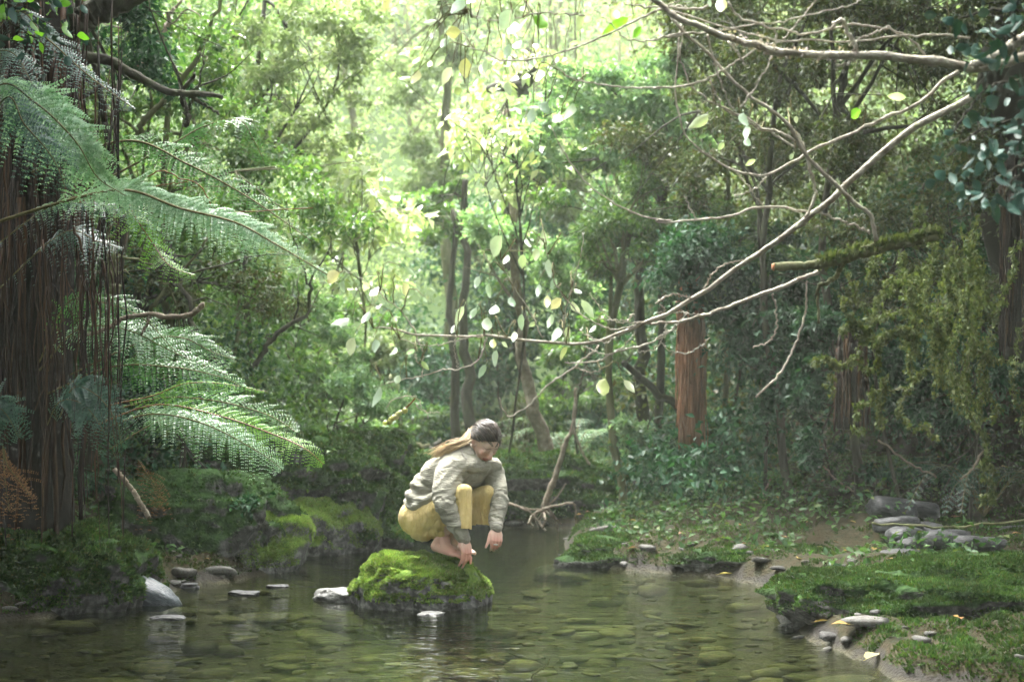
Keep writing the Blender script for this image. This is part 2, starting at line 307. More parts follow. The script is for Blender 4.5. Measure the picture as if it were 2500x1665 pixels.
# submerged cobbles: parts of the bed
bed_meshes = []
for k in range(8):
    me = stone_mesh('stone', 2, (1, RNG.uniform(.6, .9), RNG.uniform(.09, .2)), 40+k, rough=.3); me.materials.append(M['bed_stone']); bed_meshes.append(me)
    me.polygons.foreach_set('use_smooth', np.ones(len(me.polygons), bool))
cand = []
while len(cand) < 3000:
    y = 6.2+11*RNG.random()**1.7; x = RNG.uniform(-.38, .38)*y
    cand.append((x, y))
cand = np.array(cand); s = sdist(cand[:, 0], cand[:, 1]); cand = cand[(s < -.04) & (cand[:, 1] < 10.6)]; hz = H(cand[:, 0], cand[:, 1])
cnt = 0; gm = MB(); vs, fs = ico(1)
for (x, y), z in zip(cand, hz):
    big = RNG.random() < .5
    r = (.04+.15*RNG.random()**2.6) if big else RNG.uniform(.02, .06)
    if cnt < 190 and big and y < 12:
        o = bpy.data.objects.new('stone', bed_meshes[cnt % 8]); COL.objects.link(o); o.parent = ground
        o.location = (x, y, min(z+.02, -.05)); o.scale = (r, r, r*RNG.uniform(.7, 1)); o.rotation_euler = (RNG.uniform(-.12, .12), RNG.uniform(-.12, .12), RNG.uniform(0, 6.3)); cnt += 1
    else:
        p = vs*np.array([1, .7, .25])*r*(1+.15*vnoise(vs*1.5+x*9))[:, None]
        gm.add(p@rotz(RNG.uniform(0, 6)).T+(x, y, min(z, -.05)), fs)
o = gm.build('pebbles', M['bed_stone'], ground); o['kind'] = 'stuff'
M['bank_stone'] = rough_mat('bank_stone', [(.012, .012, .010), (.035, .034, .030), (.09, .088, .08), (.05, .045, .035)], 6, .6, .5, 30, island=True)
q = np.stack([RNG.uniform(-3.4, 3.6, 9000), RNG.uniform(6.3, 13.5, 9000)], 1); s = sdist(q[:, 0], q[:, 1]); q = q[(s > -.06) & (s < .42) & (np.abs(q[:, 0]) < .38*q[:, 1])][:105]
for (x, y), z in zip(q, H(q[:, 0], q[:, 1])):
    k = RNG.integers(8); me = bed_meshes[k].copy() if 'bs%d' % k not in _ico else _ico['bs%d' % k]
    if 'bs%d' % k not in _ico: me.materials.clear(); me.materials.append(M['bank_stone']); _ico['bs%d' % k] = me
    o = bpy.data.objects.new('stone', me); COL.objects.link(o); o.parent = ground; r = .035+.10*RNG.random()**2.5
    o.location = (x, y, max(z, -.01)+r*.08); o.scale = (r, r*.8, r*1.6); o.rotation_euler = (RNG.uniform(-.2, .2), RNG.uniform(-.2, .2), RNG.uniform(0, 6.3))

def rock(name, label, cat, loc, dims, rz=0, mat='rock_moss', k=5, seed=1, group=None, fuzz=0, fuzzmat='moss_blades', fsize=.022, tilt=(0, 0), thr=-.65, strip=-.75, **kw):
    me = stone_mesh(name, k, dims, seed, **kw)
    o = link(name, me, M[mat]); o.location = loc; o.rotation_euler = (tilt[0], tilt[1], rz); tag(o, label, cat, group)
    if fuzz:
        n = len(me.vertices); vv = np.empty(n*3, np.float32); me.vertices.foreach_get('co', vv); vv = vv.reshape(-1, 3)
        Rm = np.array(o.rotation_euler.to_matrix()); fv = np.array([p.vertices[:] for p in me.polygons]); 
        c = blades_on(vv, fv, Rm, np.array(loc), fuzz, fsize, thr=thr, strip=strip)
        if c is not None:
            mo = c.build('moss', M[fuzzmat], o, smooth=False); mo['kind'] = 'stuff'
    return o
def blades_on(vv, fv, Rm, loc, n, size, zmin=.045, up=-.05, seed=0, thr=-.65, strip=-.75):
    a, b, c = vv[fv[:, 0]], vv[fv[:, 1]], vv[fv[:, 2]]
    nr = np.cross(b-a, c-a); ar = np.linalg.norm(nr, axis=1); nr /= ar[:, None]+1e-12
    wn_ = nr@Rm.T; wt = ar*(wn_[:, 2] > up)
    if wt.sum() <= 0: return None
    pick = RNG.choice(len(fv), n, p=wt/wt.sum()); u = RNG.random((n, 1)); v_ = RNG.random((n, 1)); fl = (u+v_) > 1; u = np.where(fl, 1-u, u); v_ = np.where(fl, 1-v_, v_)
    p = a[pick]+u*(b[pick]-a[pick])+v_*(c[pick]-a[pick]); nn = nr[pick]
    wp = p@Rm.T+loc
    keep = (wp[:, 2] > zmin) & (fbm(wp*np.array([3, 3, 26.])+9, 3) > strip) & (fbm(wp*4.5, 3) > thr)
    p, nn = p[keep], nn[keep]; return blade_mb(p, nn, size)
def blade_mb(p, nn, size):
    k = len(p); rd = RNG.normal(size=(k, 3)); d = nn+.75*rd*.6; d /= np.linalg.norm(d, axis=1)[:, None]
    sd = np.cross(d, RNG.normal(size=(k, 3))); sd /= np.linalg.norm(sd, axis=1)[:, None]+1e-9
    L_ = size*RNG.uniform(.5, 1.4, (k, 1)); wd = L_*.42
    v = np.stack([p-sd*wd-nn*.004, p+sd*wd-nn*.004, p+d*L_], 1).reshape(-1, 3); f = np.arange(3*k).reshape(-1, 3)
    m = MB(); m.add(v, f); return m

# the boulder in midstream that she squats on
BC = np.array([-.545, 8.75, 0.0])
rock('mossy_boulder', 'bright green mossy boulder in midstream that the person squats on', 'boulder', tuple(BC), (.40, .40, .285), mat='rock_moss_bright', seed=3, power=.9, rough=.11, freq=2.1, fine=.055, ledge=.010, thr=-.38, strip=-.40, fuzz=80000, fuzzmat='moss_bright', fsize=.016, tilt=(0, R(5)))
rock('flat_stone', 'pale wet flat stone running out from the left foot of the midstream boulder', 'stone', tuple(cI.z(290, 1045)+np.array([0, .05, 0])), (.25, .15, .065), mat='rock_pale', k=4, seed=5, rough=.3)
rock('wet_stone', 'small whitish wet stone in the water in front of the midstream boulder', 'stone', tuple(cI.z(745, 1100)), (.075, .06, .045), mat='rock_pale', k=4, seed=6, rough=.3)
rock('wet_stone', 'small pale wet stone just left of the whitish one before the boulder', 'stone', tuple(cI.z(570, 1092)), (.05, .04, .022), mat='rock_pale', k=3, seed=7, rough=.3)
rock('wet_stone', 'low glistening stone barely breaking the water before the boulder', 'stone', tuple(cI.z(790, 1140)), (.07, .05, .018), mat='rock_pale', k=3, seed=8, rough=.3)
# left bank
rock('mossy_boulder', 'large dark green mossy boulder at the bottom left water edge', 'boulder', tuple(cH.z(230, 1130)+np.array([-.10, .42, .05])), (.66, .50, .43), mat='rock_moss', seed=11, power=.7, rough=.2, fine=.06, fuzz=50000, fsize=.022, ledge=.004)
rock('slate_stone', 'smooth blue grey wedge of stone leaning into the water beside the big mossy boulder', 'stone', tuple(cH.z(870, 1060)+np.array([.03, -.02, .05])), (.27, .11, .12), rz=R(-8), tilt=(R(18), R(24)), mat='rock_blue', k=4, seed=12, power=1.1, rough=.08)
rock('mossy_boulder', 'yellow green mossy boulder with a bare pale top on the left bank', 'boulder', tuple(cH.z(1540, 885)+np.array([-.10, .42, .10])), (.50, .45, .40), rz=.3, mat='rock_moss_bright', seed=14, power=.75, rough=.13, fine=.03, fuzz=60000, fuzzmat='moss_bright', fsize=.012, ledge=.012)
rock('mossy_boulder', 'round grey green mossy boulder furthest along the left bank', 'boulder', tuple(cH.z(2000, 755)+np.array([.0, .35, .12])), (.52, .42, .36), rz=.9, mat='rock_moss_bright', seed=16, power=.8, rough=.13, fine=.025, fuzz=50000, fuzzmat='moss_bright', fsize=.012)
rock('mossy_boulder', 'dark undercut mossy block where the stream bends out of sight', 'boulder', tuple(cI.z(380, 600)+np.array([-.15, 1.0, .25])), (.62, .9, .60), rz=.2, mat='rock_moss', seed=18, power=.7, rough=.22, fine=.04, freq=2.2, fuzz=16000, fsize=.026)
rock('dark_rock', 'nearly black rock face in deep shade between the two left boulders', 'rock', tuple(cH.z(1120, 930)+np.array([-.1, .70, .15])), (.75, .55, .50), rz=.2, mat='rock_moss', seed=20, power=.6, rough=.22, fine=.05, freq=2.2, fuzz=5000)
for k, (x, y, dm, lb) in enumerate([
    (1010, 860, (.16, .09, .08), 'pale topped stone at the foot of the dark rock on the left bank'),
    (1250, 880, (.14, .08, .07), 'grey stone next in line right of the pale topped one, left bank'),
    (1480, 900, (.11, .08, .05), 'small wet grey stone near the point under the mossy left bank'),
    (1500, 740, (.20, .16, .17), 'light grey layered stone below the yellow green boulder'),
    (930, 960, (.20, .10, .05), 'dark broken slab lying behind the blue grey wedge'),
    (600, 1100, (.16, .08, .04), 'thin mossy slab lying at the waterline before the large left boulder'),
    (180, 1130, (.18, .08, .04), 'dark wet slab at the waterline in the bottom left corner of the bank'),
    (1160, 970, (.10, .06, .03), 'low dark stone in the shallows under the left bank'),
    (1550, 1010, (.10, .06, .02), 'pale stone just breaking the water off the left bank'),
    (1760, 965, (.07, .04, .015), 'smallest pale stone breaking the water off the left bank'),
    (1060, 1165, (.10, .05, .014), 'whitish flat stone glinting in the water near the blue grey wedge')]):
    rock('bank_stone', lb, 'stone', tuple(cH.z(x, y)+np.array([0, .05, 0])), dm, rz=RNG.uniform(-.4, .4), mat='rock_bare', k=4, seed=60+k, rough=.25, power=.8, group='stones along the left water edge')
# right bank
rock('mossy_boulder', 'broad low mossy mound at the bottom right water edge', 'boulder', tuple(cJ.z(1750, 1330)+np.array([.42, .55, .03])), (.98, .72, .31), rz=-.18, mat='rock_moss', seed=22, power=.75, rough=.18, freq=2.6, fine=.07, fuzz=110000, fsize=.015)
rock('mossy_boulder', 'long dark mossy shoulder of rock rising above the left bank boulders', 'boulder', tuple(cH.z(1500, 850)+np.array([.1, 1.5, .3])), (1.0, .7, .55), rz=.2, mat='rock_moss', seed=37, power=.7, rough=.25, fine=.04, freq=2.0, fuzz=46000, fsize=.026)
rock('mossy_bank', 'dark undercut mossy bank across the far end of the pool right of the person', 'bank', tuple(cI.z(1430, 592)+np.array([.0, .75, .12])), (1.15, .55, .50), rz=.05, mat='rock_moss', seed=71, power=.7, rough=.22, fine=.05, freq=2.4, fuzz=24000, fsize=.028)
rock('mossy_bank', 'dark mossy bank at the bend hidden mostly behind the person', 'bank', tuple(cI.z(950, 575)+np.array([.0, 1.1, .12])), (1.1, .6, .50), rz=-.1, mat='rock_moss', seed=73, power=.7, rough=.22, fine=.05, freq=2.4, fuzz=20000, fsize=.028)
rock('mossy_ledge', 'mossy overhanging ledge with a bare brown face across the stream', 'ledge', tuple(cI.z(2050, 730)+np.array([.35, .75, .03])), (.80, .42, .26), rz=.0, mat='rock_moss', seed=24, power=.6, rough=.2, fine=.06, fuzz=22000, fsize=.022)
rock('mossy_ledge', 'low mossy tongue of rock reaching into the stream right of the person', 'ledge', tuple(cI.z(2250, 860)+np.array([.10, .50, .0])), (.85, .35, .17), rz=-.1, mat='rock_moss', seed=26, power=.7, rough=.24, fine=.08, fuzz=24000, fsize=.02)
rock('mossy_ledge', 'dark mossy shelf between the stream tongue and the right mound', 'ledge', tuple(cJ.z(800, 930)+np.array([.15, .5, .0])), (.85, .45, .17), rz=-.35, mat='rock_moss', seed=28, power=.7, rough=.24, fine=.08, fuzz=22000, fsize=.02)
for k, (x, y, Y_, dm, lb) in enumerate([
    (1540, 600, 9.9, (.17, .13, .06), 'long flat grey stone at the left end of the cobble pile'),
    (1590, 665, 9.7, (.13, .12, .06), 'flat grey cobble below the long one at the left of the pile'),
    (1740, 640, 9.9, (.12, .11, .06), 'greenish cobble in the middle of the pile on the right bank'),
    (1850, 690, 9.6, (.17, .13, .07), 'largest flat purple grey cobble in the middle of the pile'),
    (1660, 725, 9.4, (.11, .10, .05), 'small grey cobble low at the front of the pile'),
    (2030, 715, 9.5, (.15, .12, .05), 'flat cobble right of the largest in the pile'),
    (2150, 720, 9.5, (.11, .10, .045), 'small dark cobble near the right end of the pile'),
    (1520, 500, 10.4, (.19, .14, .09), 'brown rounded stone behind the cobble pile, mossy on top'),
    (1720, 500, 10.4, (.11, .10, .06), 'small green grey stone behind the cobble pile'),
    (2310, 640, 10.0, (.14, .12, .05), 'grey cobble by itself at the far right of the pile'),
    (1560, 800, 9.1, (.14, .12, .04), 'pale worn stone sunk in the moss below the pile')]):
    p = cJ(x, y, Y_); z = float(H(p[0], p[1])); p = np.array([p[0], p[1], p[2]])
    rock('cobble', lb, 'stone', tuple(p+np.array([0, 0, .035])), dm, rz=RNG.uniform(-.5, .5), tilt=(RNG.uniform(-.1, .1), RNG.uniform(-.15, .15)), mat='rock_bare', k=3, seed=80+k, rough=.15, power=.8, group='cobbles heaped on the right bank')

# ------------------------------------------------------------------ moss and low plants on the banks (stuff)
def on_ground(n, x0, x1, y0, y1, cond, bias=1.0):
    x = RNG.uniform(x0, x1, n); y = y0+(y1-y0)*RNG.random(n)**bias; x = x*(y/y1 if bias != 1 else 1); s = sdist(x, y); k = cond(x, y, s); x, y = x[k], y[k]
    e = .03; z = H(x, y); nx_ = -(H(x+e, y)-z)/e; ny_ = -(H(x, y+e)-z)/e; nn = np.stack([nx_, ny_, np.ones_like(nx_)], 1); nn /= np.linalg.norm(nn, axis=1)[:, None]
    return np.stack([x, y, z], 1), nn
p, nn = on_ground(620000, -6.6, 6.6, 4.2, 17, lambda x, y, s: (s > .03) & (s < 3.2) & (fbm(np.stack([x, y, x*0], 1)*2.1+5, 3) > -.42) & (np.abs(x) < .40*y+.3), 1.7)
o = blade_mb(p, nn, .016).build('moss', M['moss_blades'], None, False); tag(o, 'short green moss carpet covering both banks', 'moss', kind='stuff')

def leaf_quads(p, d, nrm, size, aspect=.5, fold=.25, tip=None):
    """folded rhombic leaves: p base, d direction, nrm face normal"""
    k = len(p); d = d/(np.linalg.norm(d, axis=1)[:, None]+1e-9); sd = np.cross(d, nrm); sd /= np.linalg.norm(sd, axis=1)[:, None]+1e-9; n2 = np.cross(sd, d)
    size = np.broadcast_to(np.asarray(size, float).reshape(-1, 1), (k, 1)); wd = size*aspect*.5
    m = p+d*size*.42+n2*wd*fold
    v = np.stack([p, m+sd*wd, p+d*size, m-sd*wd], 1); v[:, 1] += n2*wd*fold; v[:, 3] += n2*wd*fold; v[:, 2] -= n2*size*.12
    base = np.arange(k)[:, None]*4
    f = np.concatenate([base+np.array([[0, 1, 2]]), base+np.array([[0, 2, 3]])], 0)
    return v.reshape(-1, 3), f
def clump_leaves(centres, radii, n, size, flat=.6, hollow=.55, aspect=.5, upbias=.6, wt=None):
    centres = np.asarray(centres, float); radii = np.asarray(radii, float)
    if radii.ndim == 1: radii = np.stack([radii, radii, radii*flat], 1)
    w_ = radii[:, 0]**2 if wt is None else wt; pick = RNG.choice(len(centres), n, p=w_/w_.sum())
    q = RNG.normal(size=(n, 3)); q /= np.linalg.norm(q, axis=1)[:, None]; r = hollow+(1-hollow)*RNG.random((n, 1))**.7
    r = r*(1+.22*RNG.normal(size=(n, 1)))
    p = centres[pick]+q*r*radii[pick]
    d = q*.6+RNG.normal(size=(n, 3))*.8; d[:, 2] -= .35
    nr = RNG.normal(size=(n, 3))*.8; nr[:, 2] += upbias*1.6
    sz = np.asarray(size)[pick] if np.ndim(size) else np.full(n, size); sz = sz*RNG.uniform(.6, 1.35, n)
    return leaf_quads(p, d, nr, sz, aspect)
# small broad-leaved ground plants
p, nn = on_ground(60000, -7, 9, 8.5, 20, lambda x, y, s: (s > .25) & (s < 7) & (fbm(np.stack([x, y, x*0], 1)*.8+9, 3) > .0) & (np.abs(x) < .42*y+1))
k = len(p); d = RNG.normal(size=(k, 3)); d[:, 2] = np.abs(d[:, 2])*.4+.2
v, f = leaf_quads(p+np.stack([RNG.normal(size=k)*.02, RNG.normal(size=k)*.02, RNG.random(k)**1.5*.16*np.clip(sdist(p[:, 0], p[:, 1])*1.2, .15, 1.6)], 1), d, nn+RNG.normal(size=(k, 3))*.5, RNG.uniform(.03, .075, k), .6)
M['low_leaf'] = leaf_mat('low_leaf', [(.018, .05, .018), (.035, .085, .028), (.06, .12, .04), (.025, .065, .035), (.08, .11, .03)], .3, .5, .15)
m = MB(); m.add(v, f); tag(m.build('ground_cover', M['low_leaf'], None, False), 'low leafy plants growing through the moss on both banks', 'ground cover', kind='stuff')

# ------------------------------------------------------------------ foliage materials
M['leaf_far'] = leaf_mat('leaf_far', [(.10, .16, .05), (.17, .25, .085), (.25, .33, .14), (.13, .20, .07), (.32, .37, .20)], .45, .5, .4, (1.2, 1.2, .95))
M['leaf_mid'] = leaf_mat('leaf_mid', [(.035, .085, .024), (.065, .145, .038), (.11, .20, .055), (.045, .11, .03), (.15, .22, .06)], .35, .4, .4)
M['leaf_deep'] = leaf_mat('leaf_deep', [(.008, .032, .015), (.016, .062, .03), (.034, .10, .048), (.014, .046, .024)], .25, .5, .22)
M['leaf_brown'] = leaf_mat('leaf_brown', [(.025, .04, .013), (.045, .07, .02), (.08, .105, .03), (.06, .05, .02)], .3, .5, .3)
M['leaf_grey'] = leaf_mat('leaf_grey', [(.08, .16, .08), (.14, .26, .14), (.24, .35, .22), (.10, .19, .08)], .35, .45, .3)
M['leaf_lime'] = leaf_mat('leaf_lime', [(.22, .32, .10), (.36, .46, .20), (.60, .62, .48), (.26, .36, .12), (.46, .50, .22)], .4, .3, .6, (1.1, 1.2, .8))
M['leaf_blue'] = leaf_mat('leaf_blue', [(.012, .038, .03), (.022, .06, .045), (.03, .075, .055), (.015, .04, .03)], .08, .5, .12)
M['leaf_pale'] = leaf_mat('leaf_pale', [(.24, .35, .24), (.34, .45, .33), (.42, .50, .38), (.26, .38, .20), (.40, .46, .26)], .5, .4, .3, (1.3, 1.35, .9))
M['leaf_yellow'] = leaf_mat('leaf_yellow', [(.50, .52, .16), (.66, .64, .34), (.48, .55, .18)], .4, .4, .5, (1.1, 1.1, .8))
M['frond'] = leaf_mat('frond', [(.03, .11, .02), (.05, .17, .03), (.08, .22, .045), (.04, .13, .025)], .4, .35, .5)
M['frond_pale'] = leaf_mat('frond_pale', [(.12, .28, .11), (.20, .38, .19), (.36, .52, .34), (.15, .31, .10)], .3, .3, .8, (1.1, 1.2, .8))
M['frond_bright'] = leaf_mat('frond_bright', [(.10, .26, .02), (.15, .34, .04), (.12, .30, .02)], .5, .4, .5)
M['frond_dark'] = leaf_mat('frond_dark', [(.02, .06, .045), (.03, .09, .06), (.05, .12, .08)], .2, .3, .7)
M['frond_dead'] = leaf_mat('frond_dead', [(.07, .035, .018), (.14, .07, .035), (.20, .11, .06)], .3, .7, .3)

# ------------------------------------------------------------------ far forest on the valley side (one mass)
n = 1900; y = 20+38*RNG.random(n)**1.1; x = RNG.uniform(-1, 1, n)*(.42*y+3)
hh = RNG.random(n)**1.2*(5.0+.03*y); z = H(x, y)+.3+hh
# the stream's own clearing stays more open in the middle
keep = ~((np.abs(x+.5) < .09*y) & (hh > 2.2) & (RNG.random(n) < .55) & (y < 34))
x, y, z = x[keep], y[keep], z[keep]; rad = RNG.uniform(.55, 1.35, len(x))*(.75+.012*y)
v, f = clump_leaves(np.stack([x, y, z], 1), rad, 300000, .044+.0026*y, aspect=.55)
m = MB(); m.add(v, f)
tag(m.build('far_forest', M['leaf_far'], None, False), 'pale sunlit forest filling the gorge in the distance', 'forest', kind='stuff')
m = MB()
for k in range(70):
    y0 = RNG.uniform(20, 46); x0 = RNG.uniform(-1, 1)*.4*y0; z0 = float(H(x0, y0)); hgt = RNG.uniform(3, 8); ln = RNG.normal(0, .22)
    c = spline([(x0, y0, z0-.3), (x0+ln*hgt*.4, y0, z0+hgt*.45), (x0+ln*hgt+RNG.normal(0, .4), y0+RNG.normal(0, .4), z0+hgt)], 10)
    m.tube(wob(c, .12, 2, k), np.linspace(.09, .02, 10)*RNG.uniform(.5, 1.5), 5)
tag(m.build('far_stems', M['bark_mossy'], None), 'thin stems of the distant forest in the gorge', 'stems', kind='stuff')

# ------------------------------------------------------------------ shrubs and understory trees
def tree(name, label, cat, base, top, width, crown=None, mat='leaf_mid', bark='bark_dark', n=0, size=.06, group=None, limbs=0, bend=.15, seed=0, aspect=.5, path=None, seg=8, droop=0):
    """tapered trunk with limbs, crown of leaf clumps round the limb ends; crown = [(centre, radius)]"""
    base = np.asarray(base, float); top = np.asarray(top, float)
    root = empty(name, label, cat, tuple(base), group)
    if path is None:
        d = top-base; mid = base+d*.5+np.array([RNG.normal()*bend, RNG.normal()*bend*.5, 0])*np.linalg.norm(d)*.5
        path = [base-(0, 0, .25), base+d*.02, mid, top]
    c = wob(spline(path, 22), width*.35, 2.5, seed); tm = MB(); rr = width/2*np.linspace(1.0, .45, 22); rr[:4] *= np.array([1.5, 1.3, 1.15, 1.05]); tm.tube(c, rr, seg)
    sub(tm.build('trunk', M[bark]), root)
    cs = [] if crown is None else list(crown)
    lm = MB(); ok = False
    for (cc, r) in cs:
        i = RNG.integers(15, 22); s0 = c[i]; e = np.asarray(cc, float)+RNG.normal(size=3)*r*.3; mid = (s0+e)/2+RNG.normal(size=3)*.12*np.linalg.norm(e-s0)+(0, 0, .08*np.linalg.norm(e-s0))
        lm.tube(wob(spline([s0, mid, e], 9), .02, 2, i), np.linspace(min(width*.22, .022), .004, 9), 5); ok = True
        for _ in range(3):
            e2 = e+RNG.normal(size=3)*r*.8; lm.tube(spline([mid, (mid+e2)/2+RNG.normal(size=3)*.05, e2], 6), np.linspace(.007, .003, 6), 4)
    if ok: b = lm.build('limb', M[bark]); sub(b, root)
    if cs and n:
        C_ = []; Rr = []
        for (cc, r) in cs:
            k = 6
            for _ in range(k):
                C_.append(np.asarray(cc)+RNG.normal(size=3)*r*np.array([.5, .5, .38])); Rr.append(r*RNG.uniform(.28, .55))
        v, f = clump_leaves(C_, Rr, n, size, hollow=.2, aspect=aspect); m = MB(); m.add(v, f)
        sub(m.build('crown', M[mat], None, False), root)
    return root
def gnd(px, py, Y):
    p = at(px, py, Y); p[2] = float(H(p[0], p[1])); return p
def blob(px, py, Y, rpx): return (at(px, py, Y), rpx*Y/FPX)

# named trunks seen in the gorge
tree('mossy_tree', 'slim mossy trunk standing in the pale light at the centre of the gorge', 'tree', gnd(1098, 900, 20), at(1080, -60, 20), .19, [blob(1000, 380, 20, 100), blob(1180, 300, 20.5, 120), blob(960, 200, 20, 130), blob(1100, 60, 20, 140)], 'leaf_far', 'bark_mossy', 9000, .085, path=[gnd(1098, 900, 20)-(0, 0, .3), at(1096, 650, 20), at(1090, 420, 20), at(1088, 200, 20), at(1075, -60, 20)])
for k, (a, b, lb) in enumerate([((1112, 1070), (1132, 700), 'dark straight trunk just above the person, the nearer to the pale curved one'), ((1122, 1090), (1100, 760), 'dark slanting trunk crossing its twin above the person')]):
    px = (1150, 1060, 16.5+k*.3) if k == 0 else (1118, 1070, 16.8)
    tree('dark_tree', lb, 'tree', gnd(*px), at(b[0], b[1]-250, px[2]), .16 if k == 0 else .13, [blob(b[0]-60+120*k, b[1]-200, px[2], 90)], 'leaf_mid', 'bark_dark', 2200, .07, group='dark trunks above the person', seed=k, path=[gnd(*px)-(0, 0, .3), at(px[0]-4, 950, px[2]), at(b[0], b[1]+40, px[2]), at(b[0]+10, b[1]-250, px[2])])
tree('curved_tree', 'pale tan trunk curving down to the right behind the person', 'tree', gnd(1365, 1060, 15), at(1240, 300, 15), .17, [blob(1200, 560, 15, 100), blob(1330, 640, 15, 100), blob(1240, 330, 15, 130)], 'leaf_grey', 'bark_pale', 6500, .065, path=[gnd(1390, 1090, 15)-(0, 0, .3), at(1325, 1040, 15), at(1290, 960, 15), at(1275, 850, 15), at(1262, 650, 15), at(1240, 280, 15)], seed=5)
tree('dark_tree', 'stout black trunk with a leafy head left of the red fibrous trunk', 'tree', gnd(1600, 1010, 14.5), at(1575, 560, 14.5), .20, [blob(1560, 420, 14.5, 130), blob(1650, 330, 14.5, 140), blob(1500, 520, 14.5, 90)], 'leaf_mid', 'bark_dark', 9000, .065, seed=8)
tree('fallen_log', 'leaning dead mossy trunk fallen across the slope by the red fibrous trunk', 'log', tuple(at(1780, 1095, 13)), at(1540, 890, 12.5), .11, None, bark='bark_dark', path=[at(1800, 1105, 13.2), at(1725, 1070, 13), at(1680, 1020, 12.9), at(1640, 985, 12.8), at(1560, 920, 12.6), at(1520, 880, 12.5)], seed=9)
tree('thin_tree', 'thin straight olive sapling right of the pale curved trunk', 'tree', gnd(1520, 1050, 14), at(1495, 620, 14), .07, [blob(1490, 620, 14, 90)], 'leaf_mid', 'bark_mossy', 2500, .06, seed=10)
tree('dark_tree', 'dark trunk carrying two bare black limbs high in the centre', 'tree', gnd(1300, 900, 19), at(1290, 120, 19), .18, [blob(1250, 380, 19, 110), blob(1350, 340, 19, 130), blob(1330, 480, 19, 120)], 'leaf_far', 'bark_dark', 9000, .08, seed=12)
o = empty('bare_limb', 'black bare limb slanting up through pale leaves at the top centre', 'branch', tuple(at(1280, 230, 16)))
m = MB(); m.tube(wob(spline([at(1130, 245, 16), at(1200, 215, 16), at(1280, 205, 16), at(1310, 160, 16)], 14), .02), np.linspace(.03, .09, 14), 7); sub(m.build('limb', M['bark_dark']), o)
m = MB(); m.tube(wob(spline([at(1285, 160, 16), at(1275, 220, 16), at(1292, 262, 16)], 10), .02), np.linspace(.10, .04, 10), 7); m.tube(wob(spline([at(1405, 250, 16), at(1432, 290, 16), at(1452, 330, 16)], 8), .01), np.linspace(.05, .03, 8), 6); m.tube(spline([at(1310, 170, 16), at(1360, 200, 16), at(1405, 250, 16)], 8), .045, 6); sub(m.build('limb', M['bark_dark']), o)

# fibrous tree fern trunks: bundles of hanging fibres round a core
def fern_trunk(label, px, ytop, ybot, Y, wpx, mat, nf=60, group=None, flare=1.25):
    a = at(px, ytop, Y); b = at(px, ybot, Y); r = wpx*Y/FPX/2; root = empty('tree_fern', label, 'tree fern', tuple(b), group)
    m = MB(); zz = np.linspace(0, 1, 16)[:, None]; c = a+(b-a)*zz; m.tube(wob(c, r*.2, 1, px), r*.8*np.linspace(.9, flare, 16), 12); sub(m.build('trunk', M['core_dark' if mat == 'fibre_dark' else mat]), root)
    m = MB()
    for k in range(nf):
        an = RNG.uniform(0, 6.28); rr = r*RNG.uniform(.75, 1.02); t0 = RNG.uniform(0, .5); t1 = RNG.uniform(.6, 1.03)
        t = np.linspace(t0, t1, 9)[:, None]; fl = (.9+(flare-.9)*t)
        q = a+(b-a)*t+np.hstack([math.cos(an)*rr*fl, math.sin(an)*rr*fl, t*0]); m.tube(wob(q, r*.10, 2, k), RNG.uniform(.05, .11)*r*np.linspace(1, .5, 9), 4)
    sub(m.build('root_fibre', M[mat]), root); return root
t_red = fern_trunk('tree fern trunk wrapped in rusty red hanging fibres', 1688, 610, 1085, 11.9, 64, 'bark_red', 110)
t_mid = fern_trunk('dark brown fibrous fern trunk deep in shade right of the rusty red one', 2078, 800, 1050, 10.4, 72, 'fibre_dark', 80)
t_rt = fern_trunk('brown fibrous fern trunk cut by the upper part of the right edge', 2478, 380, 880, 9.5, 75, 'fibre_dark', 90, flare=1.0)
t_lf = fern_trunk('broad tree fern trunk hung with long brown fibres at the left edge', 95, -160, 1330, 8.6, 215, 'fibre_dark', 60, flare=1.0)
m = MB()
for k in range(105):
    px = RNG.uniform(-40, 300) if k < 88 else RNG.uniform(150, 270); y0 = RNG.uniform(-60, 700); y1 = RNG.uniform(800, 1330)
    Y0 = RNG.uniform(7.2, 8.1); c = spline([at(px+RNG.normal(0, 12), y0, Y0), at(px+RNG.normal(0, 10), (y0+y1)/2, Y0), at(px+RNG.normal(0, 14), y1, Y0)], 12)
    m.tube(wob(c, .03, 1.2, k), (.0018+.007*RNG.random()**3)*np.linspace(1, .5, 12), 4)
sub(m.build('hanging_fibre', M['fibre_dark']), t_lf)

